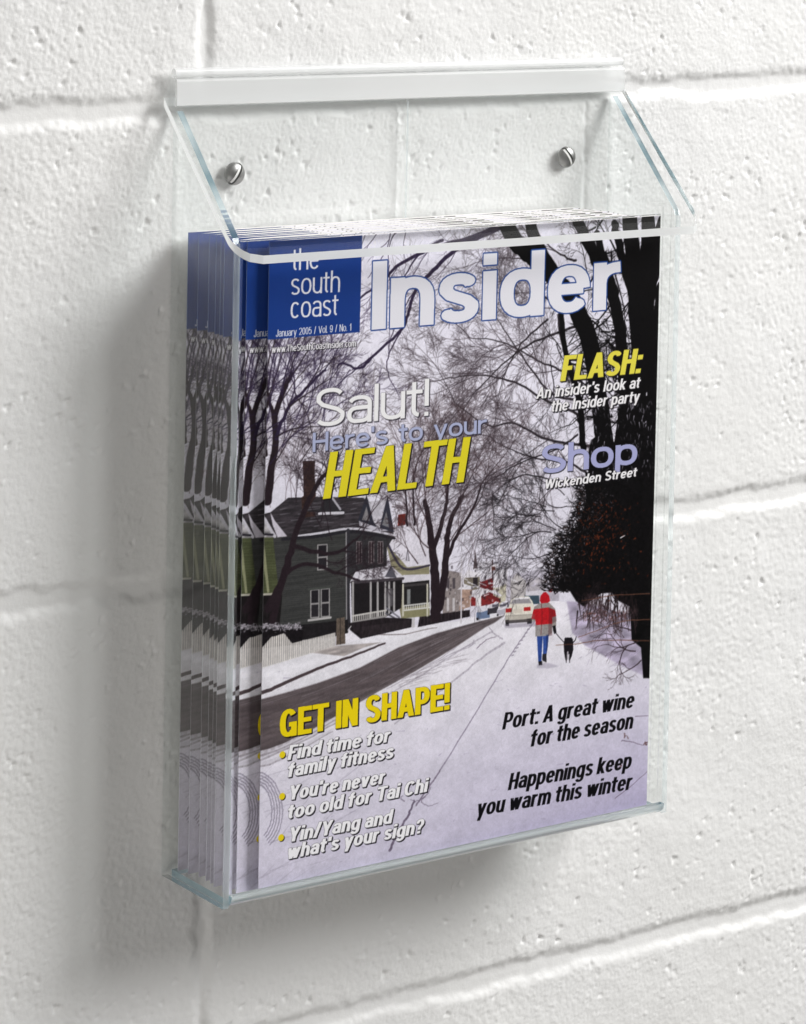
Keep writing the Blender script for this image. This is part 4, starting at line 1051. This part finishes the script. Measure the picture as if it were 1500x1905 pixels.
# ------------------------------------------------------------------ screws
def build_screw(x, z, turn, label):
    nr, nt_ = 30, 120
    v, f = [(0, -.13, 0)], []
    def hh(r, a):
        y = .115 * math.sqrt(max(1 - (r / .195) ** 2, 0)) + .004
        s = r * math.cos(a) * math.cos(turn) + r * math.sin(a) * math.sin(turn)
        if abs(s) < .042 and r < .193: y = max(y - .06, .004)
        return y
    v = [(0, -hh(0, 0), 0)]
    for i in range(1, nr + 1):
        r = .195 * math.sin(math.pi / 2 * i / nr)
        for j in range(nt_):
            a = 2 * math.pi * j / nt_
            v.append((r * math.cos(a), -hh(r, a), r * math.sin(a)))
    for j in range(nt_): v.append((.195 * math.cos(2 * math.pi * j / nt_), 0, .195 * math.sin(2 * math.pi * j / nt_)))
    ix = lambda i, j: 1 + (i - 1) * nt_ + j % nt_
    for j in range(nt_): f.append((0, ix(1, j), ix(1, j + 1)))
    for i in range(1, nr + 1):
        for j in range(nt_): f.append((ix(i, j), ix(i + 1, j), ix(i + 1, j + 1), ix(i, j + 1)))
    o = mesh_object('screw', v, f, METAL); fix_normals(o)
    o.location = Vector((x, -.092, z)) * IN
    pts = []
    for t in np.linspace(-.168, .168, 15):
        d = .115 * math.sqrt(max(1 - (t / .195) ** 2, 0)) - .018
        for w in (-.020, .022):
            pts.append((w * math.cos(turn) - t * math.sin(turn), -d, w * math.sin(turn) + t * math.cos(turn)))
    sl = mesh_object('slot', pts, [(2 * i, 2 * i + 1, 2 * i + 3, 2 * i + 2) for i in range(14)], GLINT, o)  # pale bar laid in the slot as its painted glint
    tag(o, label, 'screw', 'slotted screws fixing the holder to the wall')
build_screw(.43, 11.56, math.radians(-32), 'round headed steel screw above the blue masthead box')
build_screw(7.50, 11.565, math.radians(34), 'round headed steel screw above the dark trees on the cover')

# ------------------------------------------------------------------ magazines
def build_magazines():
    u = np.linspace(0, MAG_W, RW); v = np.linspace(0, MAG_H, RH)
    U, V = np.meshgrid(u, v)
    Y = np.zeros_like(U) + .010 * (np.exp(-U / .12)) + .006 * np.sin(V * .55 + .4) * np.exp(-((U - MAG_W) / 1.5) ** 2)
    U[:, 0] = 0; U[:, 1] = .0; U[:, 2] = .004; Y[:, 0] = .016; Y[:, 1] = .006; Y[:, 2] = .003      # the cover wraps round the spine
    me = grid_mesh('cover', np.stack([U, Y, V], -1) * IN, RW, RH)
    me.materials.append(INK)
    att = me.color_attributes.new('print', 'BYTE_COLOR', 'POINT')
    rgba = np.ones((RH, RW, 4), np.float32); rgba[..., :3] = np.clip(art[::-1], 0, 1)
    att.data.foreach_set('color_srgb', rgba.reshape(-1))
    me.polygons.foreach_set('use_smooth', np.ones(len(me.polygons), bool))
    me.update()
    def pages(t_spine, t_open):
        a = .018
        out = [(.03, a), (MAG_W - .01, a), (MAG_W - .01, t_open), (1.6, t_open), (.5, t_open * .72 + t_spine * .28), (.03, .035)]
        n = len(out)
        V_ = [(x, y, .004) for x, y in out] + [(x, y, MAG_H - .006) for x, y in out]
        m = bpy.data.meshes.new('pages')
        m.from_pydata([tuple(c * IN for c in q) for q in V_], [], [tuple(range(n))[::-1], tuple(range(n, 2 * n))] + [(i, (i + 1) % n, n + (i + 1) % n, n + i) for i in range(n)])
        m.materials.append(PAPER); return m
    stack = [  # x of the spine, y of the cover, thickness at spine and at the open side, tilt
        (.00, -1.885, .055, .09, 0.0, 'magazine at the front of the stack, its whole winter street cover in view'),
        (-.33, -1.74, .06, .10, 0.0, 'second magazine in the stack, left part of its cover showing beside the front one'),
        (-.475, -1.56, .05, .10, .02, 'third magazine from the front, behind the clear corner of the holder'),
        (-.485, -1.300, .05, .14, .0, 'fourth magazine from the front of the stack'),
        (-.445, -1.125, .05, .11, .02, 'fifth magazine from the front, middle one of the nine'),
        (-.443, -.985, .05, .14, -.02, 'fourth magazine from the back of the stack'),
        (-.440, -.760, .05, .18, .0, 'third magazine from the back of the stack, its cover a narrow strip'),
        (-.515, -.545, .05, .17, .02, 'next to rearmost magazine, a strip of its cover showing'),
        (-.572, -.310, .05, .14, .0, 'rearmost magazine of the stack, nearest the block wall'),
    ]
    ys = [q[1] for q in stack] + [-.10]
    first = None
    for k, (x, y, ts, to, tilt, label) in enumerate(stack):
        root = empty('magazine', (x, y, 0))
        root.rotation_euler = (0, math.radians(tilt), 0)
        tag(root, label, 'magazine', 'magazines standing in the clear holder')
        if first is None:
            c = bpy.data.objects.new('cover', me)
        else:
            c = first.copy()
        COL.objects.link(c); c.parent = root
        if first is None: first = c
        pg = bpy.data.objects.new('pages', pages(ts, (ys[k + 1] - y - .02) if k else .10)); COL.objects.link(pg); pg.parent = root
paint_cover()
build_magazines()
